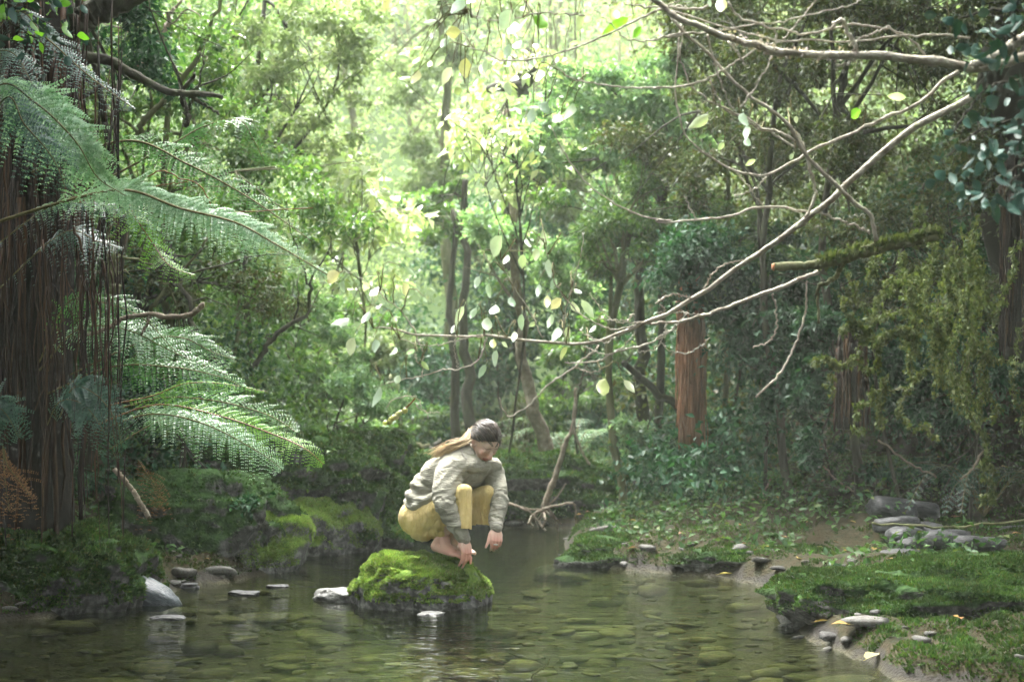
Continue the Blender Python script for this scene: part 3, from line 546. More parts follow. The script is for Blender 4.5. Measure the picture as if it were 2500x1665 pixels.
# ------------------------------------------------------------------ ferns
def frond_geo(m, st, pts, width, side_up, npin=42, m2=15, droop=.35, spread=62, start=.12, seed=0, lw=1.0):
    """bipinnate frond along pts; the blade lies in the plane of the tangent and side vector"""
    npin = int(npin*.78); width = width*.85; c = spline(pts, npin+6); L_ = np.linalg.norm(np.diff(c, axis=0), axis=1).sum()
    t = np.gradient(c, axis=0); t /= np.linalg.norm(t, axis=1)[:, None]
    nrm = np.asarray(side_up, float); nrm = nrm/np.linalg.norm(nrm)
    sd = np.cross(t, nrm); sd /= np.linalg.norm(sd, axis=1)[:, None]; nr = np.cross(sd, t)
    st.tube(c, np.linspace(.0075, .002, len(c))*max(.5, min(1.4, L_/1.6)), 5)
    P = []; D = []; Nn = []; S = []
    for i in range(int(start*len(c)), len(c)-1):
        u = max(0., (i/(len(c)-1)-start)/(1-start)); pl = width*max(.06, min(1, (u*3.2+.25))*max(0.,1-u**2.2)**.8)*RNG.uniform(.72, 1.12)
        for s_ in (-1, 1):
            if RNG.random() < .04: continue
            a = R(spread+RNG.normal()*4); k = max(5, int(m2*pl/width)); q = np.linspace(.04, 1, k)[:, None]
            q = np.clip(q+RNG.normal(size=q.shape)*.012, .03, 1); d0 = math.cos(a)*t[i]+s_*math.sin(a)*sd[i]
            gx_ = c[i]+d0*pl*q+np.array([0, 0, -1])*pl*droop*q**2*(1+.5*RNG.normal())
            tt = np.gradient(gx_, axis=0) if k > 1 else d0[None]; tt /= np.linalg.norm(tt, axis=1)[:, None]
            ps = np.cross(tt, nr[i]); ps /= np.linalg.norm(ps, axis=1)[:, None]
            ll = np.maximum(pl*.15*lw*(1.05-q)**.6, .010)
            for z_ in (-1, 1): P.append(gx_); D.append(ps*z_+tt*.55); Nn.append(np.repeat(nr[i][None], k, 0)+RNG.normal(size=(k, 3))*.12); S.append(ll)
    P = np.vstack(P); v, f = leaf_quads(P, np.vstack(D), np.vstack(Nn), np.vstack(S), .62, .1); m.add(v, f)
def fern(name, label, base, fronds, group=None, root=None):
    root = root or empty(name, label, 'fern', tuple(base), group)
    for k, fr_ in enumerate(fronds):
        pts, width, up, mat = fr_[:4]; kw = fr_[4] if len(fr_) > 4 else {}
        m, st = MB(), MB(); frond_geo(m, st, pts, width, up, seed=k, **kw); fo = m.build('frond', M[mat], None, False); sub(fo, root)
        so_ = st.build('frond_stem', M[kw.get('stem', 'fibre_dark')] if False else M['frond_stem'] if mat != 'frond_bright' else M['vine_orange']); sub(so_, root)
UPT = (.15, -.75, .65)          # blades seen slightly from above as the light catches them
y7 = 7.0
F = []
F.append(([at(-60, 560, 7.0), cA(400, 1290, 6.9), cA(800, 1215, 6.8), cA(1150, 1330, 6.7), cA(1500, 1420, 6.6), cD(1750, 90, 6.5), cD(2090, 290, 6.4)], .21, (-.25, -.80, .55), 'frond_pale', dict(npin=110, droop=.45, m2=22, lw=1.3)))
F.append(([at(-120, 420, 6.8), cA(-20, 560, 6.7), cA(230, 660, 6.6), cA(480, 900, 6.5), cA(620, 1130, 6.5), cA(800, 1250, 6.5)], .26, (-.2, -.8, .5), 'frond_pale', dict(npin=80, droop=.6, m2=20, lw=1.3)))
F.append(([cA(500, 1290, 7.2), cA(760, 1230, 7.0), cA(870, 1400, 6.8), cA(980, 1560, 6.8), cD(1080, 230, 6.7), cD(1250, 300, 6.7)], .16, (.1, -.6, .8), 'frond_bright', dict(npin=40, droop=.5)))
F.append(([cA(200, 1100, 7.8), cA(800, 900, 7.8), cA(1200, 1050, 7.7), cA(1600, 1270, 7.6), cA(1990, 1540, 7.5)], .26, (.0, -.8, .6), 'frond', dict(npin=60, droop=.3)))
F.append(([cA(300, 1350, 8.0), cA(820, 1070, 8.0), cA(1120, 910, 7.9), cA(1300, 810, 7.9), cA(1520, 765, 7.8), cA(1620, 900, 7.8), cA(1680, 1020, 7.8)], .26, (.3, -.5, .8), 'frond', dict(npin=56, droop=.5)))
F.append(([at(-120, 480, 6.6), cA(20, 640, 6.4), cA(160, 800, 6.3), cA(330, 1000, 6.3), cA(420, 1200, 6.3)], .24, (.0, -.8, .6), 'frond_dark', dict(npin=44, droop=.6)))
F.append(([at(-150, 300, 7.2), cA(60, 100, 7.0), cA(300, 250, 7.0), cA(560, 480, 7.0), cA(860, 700, 7.0)], .22, (.1, -.7, .7), 'frond_dark', dict(npin=50, droop=.7)))
F.append(([at(-100, 150, 6.4), cA(60, 330, 6.3), cA(220, 560, 6.2)], .18, (.1, -.7, .7), 'frond_dark', dict(npin=36, droop=.7)))
F.append(([at(-60, 640, 7.4), cA(300, 1330, 7.3), cA(560, 1300, 7.2), cA(800, 1340, 7.2)], .2, (.1, -.5, .8), 'frond_dark', dict(npin=40, droop=.6)))
F.append(([at(-60, 760, 7.6), cA(380, 1500, 7.5), cA(620, 1540, 7.5), cD(760, 120, 7.4)], .22, (.1, -.6, .8), 'frond_dark', dict(npin=40, droop=.6)))
fern('tree_fern', 'tree fern crown with long silvery green fronds arching in from the left edge', at(-60, 640, 7.2), F)
F = []
for pts, wd, mt, dr in [
    ([(250, 850, 8.2), (420, 480, 8.2), (620, 460, 8.1), (900, 560, 8.1), (1120, 780, 8.0)], .26, 'frond', .5),
    ([(250, 900, 8.2), (500, 640, 8.2), (800, 640, 8.1), (1100, 780, 8.1), (1450, 930, 8.0)], .26, 'frond_pale', .35),
    ([(400, 950, 8.6), (900, 720, 8.6), (1150, 690, 8.5), (1350, 780, 8.5), (1500, 830, 8.5)], .26, 'frond', .5),
    ([(300, 1050, 8.2), (700, 880, 8.1), (1100, 880, 8.0), (1400, 940, 8.0), (1560, 1010, 8.0)], .24, 'frond', .4)]:
    F.append(([cD(*q) for q in pts], wd, (.1, -.75, .65), mt, dict(npin=50, droop=dr)))
fern('ground_fern', 'dark green fern with fine slanting fronds below the silvery one', gnd(110, 1250, 8.4), F)
F = []
for pts, wd, mt, dr in [
    ([(700, 1120, 8.3), (980, 1060, 8.3), (1180, 985, 8.2), (1420, 985, 8.2), (1700, 1035, 8.1)], .10, 'frond_bright', .9),
    ([(600, 1200, 8.4), (1000, 1080, 8.4), (1350, 1090, 8.3), (1700, 1180, 8.3), (1900, 1300, 8.2)], .26, 'frond', .3),
    ([(600, 1250, 8.3), (1000, 1120, 8.3), (1400, 1190, 8.2), (1750, 1310, 8.2), (1950, 1400, 8.1), (2065, 1500, 8.1)], .20, 'frond_bright', .35),
    ([(600, 1300, 8.2), (950, 1180, 8.2), (1300, 1240, 8.1), (1650, 1420, 8.1), (1800, 1530, 8.1)], .22, 'frond_pale', .35),
    ([(700, 1400, 8.5), (1100, 1200, 8.6), (1500, 1300, 8.6), (1800, 1500, 8.6)], .26, 'frond', .5)]:
    F.append(([cD(*q) for q in pts], wd, (.1, -.75, .65), mt, dict(npin=50, droop=dr)))
fern('ground_fern', 'bright green fern with long fronds arching over the left bank towards the person', gnd(260, 1260, 8.5), F)
F = []
for pts, wd, mt, dr in [
    ([(380, 1200, 7.6), (470, 1010, 7.5), (620, 1060, 7.5), (740, 1220, 7.4), (780, 1400, 7.4)], .20, 'frond_dark', .3),
    ([(300, 1250, 7.6), (380, 1100, 7.5), (520, 1110, 7.5), (640, 1250, 7.4), (750, 1480, 7.4)], .20, 'frond_dark', .3),
    ([(-150, 1250, 7.0), (-60, 1120, 6.9), (40, 1180, 6.9), (120, 1330, 6.9)], .2, 'frond_dark', .5)]:
    F.append(([cD(*q) for q in pts], wd, (.0, -.9, .4), mt, dict(npin=34, droop=dr, lw=1.3)))
fern('ground_fern', 'blue green fern drooping beside the hanging brown fibres', gnd(140, 1280, 7.7), F)
def rosette(name, label, base, n, length, width, mat, rise=.9, group=None, root=None, **kw):
    F = []
    for k in range(n):
        a = 2*math.pi*k/n+RNG.normal()*.25; l = length*RNG.uniform(.75, 1.15); h = np.array([math.cos(a), math.sin(a), 0])
        b = np.asarray(base, float); F.append(([b, b+h*l*.3+(0, 0, l*.42*rise), b+h*l*.68+(0, 0, l*.45*rise), b+h*l+(0, 0, l*.08)], width, (0, 0, 1), mat, dict(npin=22, m2=8, droop=.2, **kw)))
    fern(name, label, base, F, group, root)
v, f = clump_leaves([at(1688+RNG.normal()*55, 650+RNG.normal()*35, 11.7) for _ in range(14)], RNG.uniform(.15, .3, 14), 3800, .06, hollow=.2); m = MB(); m.add(v, f); sub(m.build('crown', M['leaf_deep'], None, False), t_red)
rosette('ground_fern', 'small blue green fern rosette behind the dead stick right of the person', gnd(1375, 1165, 14.5), 9, .55, .12, 'frond_pale')
rosette('ground_fern', 'pale fern clump on the slope below the leaning dead trunk', gnd(1710, 1110, 12.6), 9, .5, .12, 'frond_pale')
rosette('ground_fern', 'dark fern lost in the shade at the right edge', gnd(2400, 1090, 10.5), 11, .8, .16, 'frond_dark')
rosette('ground_fern', 'dark fern above the cobble pile on the right bank', gnd(2160, 1120, 11.3), 10, .6, .14, 'frond')
rosette('ground_fern', 'fern growing at the foot of the rusty red trunk', gnd(1860, 1130, 12.3), 10, .6, .13, 'frond')
rosette('ground_fern', 'fern on top of the left bank above the yellow green boulder', gnd(560, 1160, 10.6), 10, .6, .14, 'frond')
rosette('ground_fern', 'green fern behind the round boulder of the left bank', gnd(790, 1150, 12.6), 10, .6, .14, 'frond')
rosette('tall_fern', 'big soft fern spreading behind the pale curved trunk', gnd(1400, 1050, 17), 10, 1.2, .25, 'frond_pale')
rosette('tall_fern', 'tree fern crown of pale fronds far off in the middle of the gorge', at(1150, 560, 24), 12, 1.9, .4, 'frond_pale', rise=.5)
rosette('tall_fern', 'small tree fern crown half hidden right of the bare dark limb', at(1540, 640, 18), 11, 1.2, .28, 'frond_pale', rise=.5)
F = [([cH(20, 60, 6.9), cH(45, 180, 6.9), cH(120, 280, 6.9), cH(210, 400, 6.9)], .16, (0, -.6, .6), 'frond_dead', dict(npin=16, droop=1.6, lw=.6)),
     ([cH(20, 60, 6.9), cH(30, 250, 6.9), cH(60, 480, 6.9)], .14, (0, -.6, .6), 'frond_dead', dict(npin=14, droop=1.6, lw=.6)),
     ([cH(880, 150, 8.6), cH(930, 230, 8.6), cH(1000, 330, 8.6), cH(1020, 470, 8.6)], .14, (0, -.6, .6), 'frond_dead', dict(npin=14, droop=1.6, lw=.6))]
fern('dead_fern', 'withered brown fern hanging against the black bank at the left edge', cH(30, 100, 6.9), F)

# ------------------------------------------------------------------ understory: one thing per bush or small tree
BUSH = [  # label, pixel centre, distance, radius px, leaves, size, material, bark, squash
    ('grey green bush with pale glinting leaves behind the left bank', 850, 1000, 13.5, 150, 9000, .045, 'leaf_grey', 'bush'),
    ('dense grey green bush under the drooping leafy branch tip', 700, 900, 14.5, 140, 8000, .05, 'leaf_grey', 'bush'),
    ('soft green tree filling the space left of the pale centre', 620, 700, 15, 190, 9000, .055, 'leaf_mid', 'tree'),
    ('mid green tree with tangled dark limbs above the fern crown', 420, 330, 12, 260, 15000, .05, 'leaf_mid', 'tree'),
    ('light green leafy tree at the top left of the clearing', 640, 140, 14, 230, 14000, .06, 'leaf_far', 'tree'),
    ('dark tree overhanging the extreme top left corner', 180, 60, 10, 200, 7000, .05, 'leaf_deep', 'tree'),
    ('yellow green tree with white glinting leaves left of the pale centre', 850, 570, 14, 170, 1300, .11, 'leaf_lime', 'tree'),
    ('young lime green tree glittering just right of the pale centre', 1240, 360, 13.5, 190, 1200, .10, 'leaf_lime', 'tree'),
    ('olive brown mossy tree hanging over the left slope', 420, 700, 11.5, 190, 9000, .04, 'leaf_brown', 'tree'),
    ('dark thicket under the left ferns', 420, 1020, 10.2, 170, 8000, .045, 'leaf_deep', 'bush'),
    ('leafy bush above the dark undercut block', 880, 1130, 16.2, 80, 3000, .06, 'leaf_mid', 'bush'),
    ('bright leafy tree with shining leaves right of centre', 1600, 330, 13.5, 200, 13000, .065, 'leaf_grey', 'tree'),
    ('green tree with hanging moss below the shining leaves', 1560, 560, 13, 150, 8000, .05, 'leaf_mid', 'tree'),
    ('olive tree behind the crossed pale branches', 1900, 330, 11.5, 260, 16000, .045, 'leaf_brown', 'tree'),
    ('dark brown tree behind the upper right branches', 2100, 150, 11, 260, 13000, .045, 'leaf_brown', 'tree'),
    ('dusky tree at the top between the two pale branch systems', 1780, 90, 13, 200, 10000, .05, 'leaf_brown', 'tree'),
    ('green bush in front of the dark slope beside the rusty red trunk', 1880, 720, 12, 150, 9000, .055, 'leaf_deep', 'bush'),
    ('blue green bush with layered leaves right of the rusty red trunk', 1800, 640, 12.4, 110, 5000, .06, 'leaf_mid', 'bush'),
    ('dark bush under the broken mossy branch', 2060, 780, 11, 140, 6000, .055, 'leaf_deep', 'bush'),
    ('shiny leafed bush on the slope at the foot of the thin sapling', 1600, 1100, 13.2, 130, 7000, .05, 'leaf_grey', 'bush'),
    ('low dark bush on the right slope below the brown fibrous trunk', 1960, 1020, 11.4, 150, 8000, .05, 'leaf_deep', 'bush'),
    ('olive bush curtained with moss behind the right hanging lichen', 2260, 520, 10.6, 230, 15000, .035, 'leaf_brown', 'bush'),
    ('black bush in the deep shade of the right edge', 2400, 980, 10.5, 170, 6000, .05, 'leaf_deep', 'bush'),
    ('green bush between the pale curved trunk and the thin sapling', 1440, 880, 16, 110, 5000, .06, 'leaf_mid', 'bush'),
    ('soft pale bush deep behind the person on the left', 960, 880, 18, 110, 5000, .075, 'leaf_far', 'bush'),
    ('soft green bush deep behind the person on the right', 1250, 760, 19, 120, 5000, .075, 'leaf_mid', 'bush'),
    ('low bush where the stream bends away behind the person', 1010, 1040, 18.5, 70, 2500, .07, 'leaf_mid', 'bush'),
    ('mossy brown thicket at the far side of the stream bend', 1260, 1080, 17.8, 90, 3500, .06, 'leaf_brown', 'bush'),
]
for k, (lb, px, py, Y, rp, n_, sz, mt, kind) in enumerate(BUSH):
    c0 = at(px, py, Y); r = rp*Y/FPX; bx, by = c0[0]+RNG.normal()*.2, c0[1]
    if sdist(np.array([bx]), np.array([by]))[0] < .3: by = by+.9
    b = np.array([bx, by, float(H(bx, by))])
    cr = []
    for j in range(7 if kind == 'bush' else 10):
        cr.append((c0+RNG.normal(size=3)*r*np.array([.55, .55, .55]), r*RNG.uniform(.35, .6)))
    if kind == 'bush':
        tree('leafy_bush', lb, 'bush', b, c0+(0, 0, r*.3), .04, cr, mt, 'bark_dark', int(n_*.72), sz*1.12, seed=k, seg=6)
    else:
        tree('understory_tree', lb, 'tree', b, c0+(0, 0, r*.6), .035 if mt == 'leaf_lime' else RNG.uniform(.07, .12), cr, mt, 'bark_dark' if k % 3 else 'bark_mossy', int(n_*.72), sz*1.12, seed=k)

def thicket(name, label, mat, n_c, n_l, xf, y0, y1, hmax, size, rr=(.35, .8)):
    y = y0+(y1-y0)*RNG.random(n_c); x = xf(y, RNG.random(n_c)); s = sdist(x, y); k = s > .7; x, y = x[k], y[k]; k = len(x)
    hh = hmax*RNG.random(k)**1.15*sm((sdist(x, y)-.4)/1.5); z = H(x, y)+.15+hh
    r_ = RNG.uniform(*rr, k); v, f = clump_leaves(np.stack([x, y, z], 1), r_, n_l, np.full(k, size*1.22)*(.7+.03*y), hollow=.35); m = MB(); m.add(v, f)
    return tag(m.build(name, M[mat], None, False), label, 'thicket', kind='stuff')
thicket('thicket', 'mixed green scrub climbing the left side of the gorge', 'leaf_mid', 520, 115000, lambda y, u: -(.05*y+1.2)-u*(.36*y+.6), 11.5, 20.5, 7.0, .05)
thicket('thicket', 'olive and brown scrub climbing the right side of the gorge', 'leaf_brown', 520, 115000, lambda y, u: (.03*y+1.0)+u*(.37*y+1.0), 12.5, 20.5, 7.5, .05)
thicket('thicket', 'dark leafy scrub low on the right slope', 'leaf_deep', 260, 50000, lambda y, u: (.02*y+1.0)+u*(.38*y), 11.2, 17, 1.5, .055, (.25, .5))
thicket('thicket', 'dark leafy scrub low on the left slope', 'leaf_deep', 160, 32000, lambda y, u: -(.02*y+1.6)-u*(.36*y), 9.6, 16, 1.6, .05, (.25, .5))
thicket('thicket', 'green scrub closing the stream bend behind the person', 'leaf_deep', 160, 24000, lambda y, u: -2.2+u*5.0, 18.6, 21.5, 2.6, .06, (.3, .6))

# saplings and bare stems in front of the left slope
SAP = [
    ('dark S-shaped stem rising right of the pale crooked branch', [(1640, 860, 0), (1750, 680, 0), (1960, 530, 0), (1985, 330, 0)], 'D', 11.5, .05),
    ('dark upright stem above the lower ferns at the left', [(740, 430, 0), (710, 280, 0), (740, 100, 0), (745, -250, 0)], 'D', 9.6, .08),
    ('forked dark stem above the middle of the pale crooked branch', [(1240, 640, 0), (1200, 440, 0), (1100, 330, 0), (1105, 160, 0)], 'D', 10.5, .05),
    ('thin black stem crossing behind the tip of the silvery frond', [(1500, 800, 0), (1510, 560, 0), (1540, 300, 0), (1560, 0, 0)], 'D', 12.5, .05),
    ('straight leaning grey stem in the top left foliage', [(860, 480, 0), (950, 330, 0), (1030, 220, 0), (1100, 60, 0)], 'A', 11, .06),
    ('dark leaning stem crossing the top left foliage', [(880, 850, 0), (960, 730, 0), (1210, 440, 0), (1330, 220, 0), (1420, -60, 0)], 'A', 11, .06),
    ('black stem dropping from the curved limb at the left', [(1195, 800, 0), (1190, 700, 0), (1165, 610, 0), (1230, 470, 0)], 'A', 10, .05),
    ('slim dark stem standing left of the silvery frond tip', [(940, 560, 0), (1050, 400, 0), (1130, 320, 0), (1330, 60, 0)], 'D', 11.2, .04),
    ('thin dark stem rising behind the left of the pale clearing', [(2140, 900, 0), (2140, 700, 0), (2120, 450, 0), (2200, 100, 0)], 'D', 16, .05),
    ('bent brown stem leaning left of the person behind the bank', [(590, 1430, 0), (600, 1280, 0), (540, 1080, 0), (520, 940, 0)], 'E', 16, .07),
    ('dark log lying on the far bank behind the shoulder of the person', [(560, 1560, 0), (700, 1480, 0), (800, 1400, 0), (860, 1370, 0)], 'E', 16.5, .12),
    ('broken brown log half hidden behind the left stems across the stream', [(380, 1375, 0), (520, 1360, 0), (650, 1370, 0), (760, 1390, 0)], 'E', 17.5, .10),
]
for k, (lb, pts, cr, Y, wd) in enumerate(SAP):
    C_ = dict(A=cA, D=cD, E=cE)[cr]; P = [C_(a, b, Y) for a, b, _ in pts]
    o = MB().tube(wob(spline(P, 20), wd*.5, 3, k), wd/2*np.linspace(1, .5, 20), 6)
    c = wob(spline(P, 20), wd*.5, 3, k)
    for j in range(5 if 'log' not in lb else 0):
        i = RNG.integers(4, 19); e = c[i]+RNG.normal(size=3)*np.array([.35, .2, .3])+(0, 0, .2); o.tube(wob(spline([c[i], (c[i]+e)/2+RNG.normal(size=3)*.04, e], 7), .02, 2, k+j), np.linspace(wd*.2, .003, 7), 4)
    ob = o.build('log' if 'log' in lb else 'sapling', M['bark_pale' if 'grey' in lb else 'bark_mossy' if k % 2 else 'bark_dark']); tag(ob, lb, 'log' if 'log' in lb else 'sapling')

def branch(name, label, cat, limbs, mat, twigs=(), leaves=(), group=None, base=None):
    root = empty(name, label, cat, tuple(limbs[0][0][0]) if base is None else base, group)
    out = []
    for j, (pts, w0, w1) in enumerate(limbs):
        c = wob(spline(pts, 48), .006, 6, j+len(label)); r = np.linspace(w0, w1, 48)/2*(.84 if 'overhanging' in name else 1)*(1+.10*vnoise(np.stack([np.arange(48)*.9, np.full(48, j*3.3), np.zeros(48)], 1))+.25*(vnoise(np.stack([np.arange(48)*.45, np.full(48, j*5.3), np.zeros(48)], 1)) > .62)); m = MB(); m.tube(c, r, 8); sub(m.build('limb' if w0 > .014 else 'twig', M[mat]), root); out.append(c)
    return root, out
# dark curved limb and pale crooked branch on the left
branch('curved_limb', 'long dark limb snaking right across the top left foliage', 'branch', [([cA(150, 470, 9.3), cA(320, 400, 9.3), cA(560, 375, 9.3), cA(720, 400, 9.3), cA(870, 490, 9.3), cA(1060, 580, 9.3), cA(1250, 600, 9.3), cA(1420, 620, 9.4)], .10, .03), ([cA(1150, 590, 9.3), cA(1260, 640, 9.3), cA(1400, 730, 9.3)], .03, .015), ([cA(1160, 600, 9.3), cA(1190, 700, 9.3), cA(1200, 800, 9.3)], .03, .015)], 'bark_dark')
branch('thick_limb', 'thick black bough leaving the frame at the top left', 'branch', [([cA(300, 260, 8.6), cA(480, 160, 8.6), cA(600, 80, 8.6), cA(800, 0, 8.6), cA(1000, -120, 8.6)], .20, .12)], 'bark_dark')
branch('crooked_branch', 'pale crooked dead branch lying over the dark ferns at the left', 'branch', [([cD(510, 680, 8.0), cD(640, 650, 8.0), cD(740, 600, 8.0), cD(800, 562, 8.0), cD(960, 545, 8.0), cD(1080, 560, 8.0), cD(1200, 550, 8.0), cD(1255, 515, 8.0), cD(1300, 480, 8.0)], .022, .034), ([cD(960, 548, 8.0), cD(930, 620, 8.0), cD(900, 670, 8.0)], .02, .01)], 'bark_pale')
branch('orange_vine', 'thin orange brown vine looping past the silvery fern frond', 'vine', [([cA(810, 1200, 6.9), cA(950, 1120, 6.9), cA(1050, 1092, 6.9), cA(1150, 1140, 6.9), cA(1250, 1170, 6.9), cA(1320, 1240, 6.9), cA(1385, 1355, 6.9), cA(1600, 1350, 6.9), cA(2000, 1328, 6.9)], .008, .005), ([cA(840, 1220, 6.9), cA(1060, 1180, 6.9), cA(1200, 1165, 6.9)], .006, .004)], 'vine_orange')
branch('left_root', 'grey fallen stick propped on the black bank at the left', 'branch', [([cH(730, 210, 8.3), cH(820, 310, 8.3), cH(900, 430, 8.3), cH(950, 520, 8.3)], .03, .03)], 'bark_pale')
# dead stick and spray of twigs right of the person
branch('dead_stick', 'tall thin dead stick standing in the stream right of the person', 'branch', [([cI(1510, 470, 13.2), cI(1540, 370, 13.2), cI(1600, 200, 13.2), cI(1650, 40, 13.2), cE(1695, 1250, 13.2), cE(1715, 1010, 13.2)], .07, .03), ([cE(1690, 1250, 13.2), cE(1740, 1390, 13.2), cE(1800, 1500, 13.2)], .03, .02), ([cI(1540, 440, 13.2), cI(1600, 380, 13.2), cI(1650, 300, 13.2)], .02, .01)], 'bark_pale')
TW = [[(1270, 430), (1340, 445), (1430, 465), (1510, 465)], [(1280, 425), (1350, 450), (1430, 490), (1470, 540)], [(1500, 465), (1600, 440), (1700, 430), (1712, 520), (1718, 585)], [(1510, 470), (1440, 500), (1410, 560)], [(1500, 470), (1520, 530), (1500, 590)], [(1490, 470), (1450, 520), (1475, 590)],
      [(1500, 460), (1560, 510), (1620, 555)], [(1480, 470), (1420, 530), (1440, 580)], [(1530, 460), (1580, 520), (1600, 600)], [(1510, 480), (1480, 540), (1520, 600)]]
branch('dead_twigs', 'spray of bare tan twigs dipping into the water right of the person', 'branch', [([cI(a, b, 13.0+RNG.normal()*.1) for a, b in t], .028, .012) for t in TW], 'bark_pale')
branch('sunken_twig', 'small pale forked twig standing out of the water at the bottom', 'twig', [([cI(1425, 1565, 7.2), cI(1450, 1510, 7.2), cI(1520, 1465, 7.2), cI(1545, 1420, 7.2)], .012, .006), ([cI(1520, 1465, 7.2), cI(1580, 1475, 7.2)], .006, .004)], 'bark_pale')
for k, (lb, p0, p1, Y) in enumerate([('thin dead stick leaning on the dark slope above the cobbles', (1430, 20), (1810, 270), 10.5), ('short thin stick standing on the dark right slope', (1075, 190), (1290, 360), 11), ('straight brown stick propped in the deep shade at the right', (2090, 90), (1940, 280), 10), ('long thin twig lying across the cobble pile', (1380, 560), (2352, 535), 9.4), ('short pale stick on the leafy slope right of the red trunk', (740, 270), (650, 390), 11.5)]):
    a, b = cJ(*p0, Y), cJ(*p1, Y); mid = (a+b)/2+(0, 0, -.03)
    tag(MB().tube(wob(spline([a, mid, b], 16), .01, 3, k), .008, 5).build('fallen_stick', M['bark_mossy' if k == 3 else 'bark_pale']), lb, 'stick')

# ------------------------------------------------------------------ overhanging branches from the right, with single leaves
def leaf_shape(name, w_, mat, seed=0, curl=.18):
    t = np.linspace(0, 1, 8); prof = np.sin(np.pi*t**.8)**.85*w_/2*(1-.15*t); prof[0] = .004; prof[-1] = .002
    v = []; 
    for i, (a, b) in enumerate(zip(t, prof)):
        z = -curl*a*a; s_ = .02*math.sin(seed+a*9)
        v += [(-b*(1+.06*math.sin(i*2.3)), a, z+b*.35+s_), (0, a, z), (b*(1+.06*math.cos(i*2.9)), a, z+b*.35-s_)]
    f = [];
    for i in range(7):
        k = i*3; f += [(k, k+1, k+4, k+3), (k+1, k+2, k+5, k+4)]
    m = MB(); m.add(v, np.array(f)); m.tube([(0, -.22, .02), (0, -.1, 0), (0, 0, 0)], .008, 4); me = m.mesh(name); me.materials.append(M[mat]); me.polygons.foreach_set('use_smooth', np.ones(len(me.polygons), bool)); return me
LM = {k: [leaf_shape('leaf', w_, k, i) for i, w_ in enumerate((.36, .46, .56))] for k in ('leaf_pale', 'leaf_yellow', 'leaf_lime', 'leaf_blue', 'frond_bright')}
def hang_leaf(root, p, size, mat, ang=None, twist=None, tilt=None):
    """leaf hanging from p; ang = screenwise direction of the tip in degrees from straight down"""
    o = bpy.data.objects.new('leaf', LM[mat][RNG.integers(3)]); COL.objects.link(o)
    a = RNG.normal(0, 28) if ang is None else ang; tl = -32+(RNG.normal(0, 18) if tilt is None else tilt); tw = RNG.uniform(-55, 55) if twist is None else twist
    # local +Y to world down, local +Z to the viewer side, then swing
    Mx = Matrix.Rotation(R(a), 4, 'Y') @ Matrix.Rotation(R(tl), 4, 'X') @ Matrix.Rotation(R(-90), 4, 'X') @ Matrix.Rotation(R(tw), 4, 'Y') @ Matrix.Diagonal((1, 1, 1, 1))
    o.matrix_world = Matrix.Translation(Vector(p)) @ Mx @ Matrix.Scale(size, 4); o['stalk'] = tuple(float(q) for q in (Matrix.Translation(Vector(p)) @ Mx @ Matrix.Scale(size, 4)) @ Vector((0, -.2, .02))); sub(o, root); return o
YB = 5.6
def pl(C_, pts, Y, dY=0): 
    n_ = len(pts); return [C_(a, b, Y+dY*i/max(1, n_-1)) for i, (a, b) in enumerate(pts)]
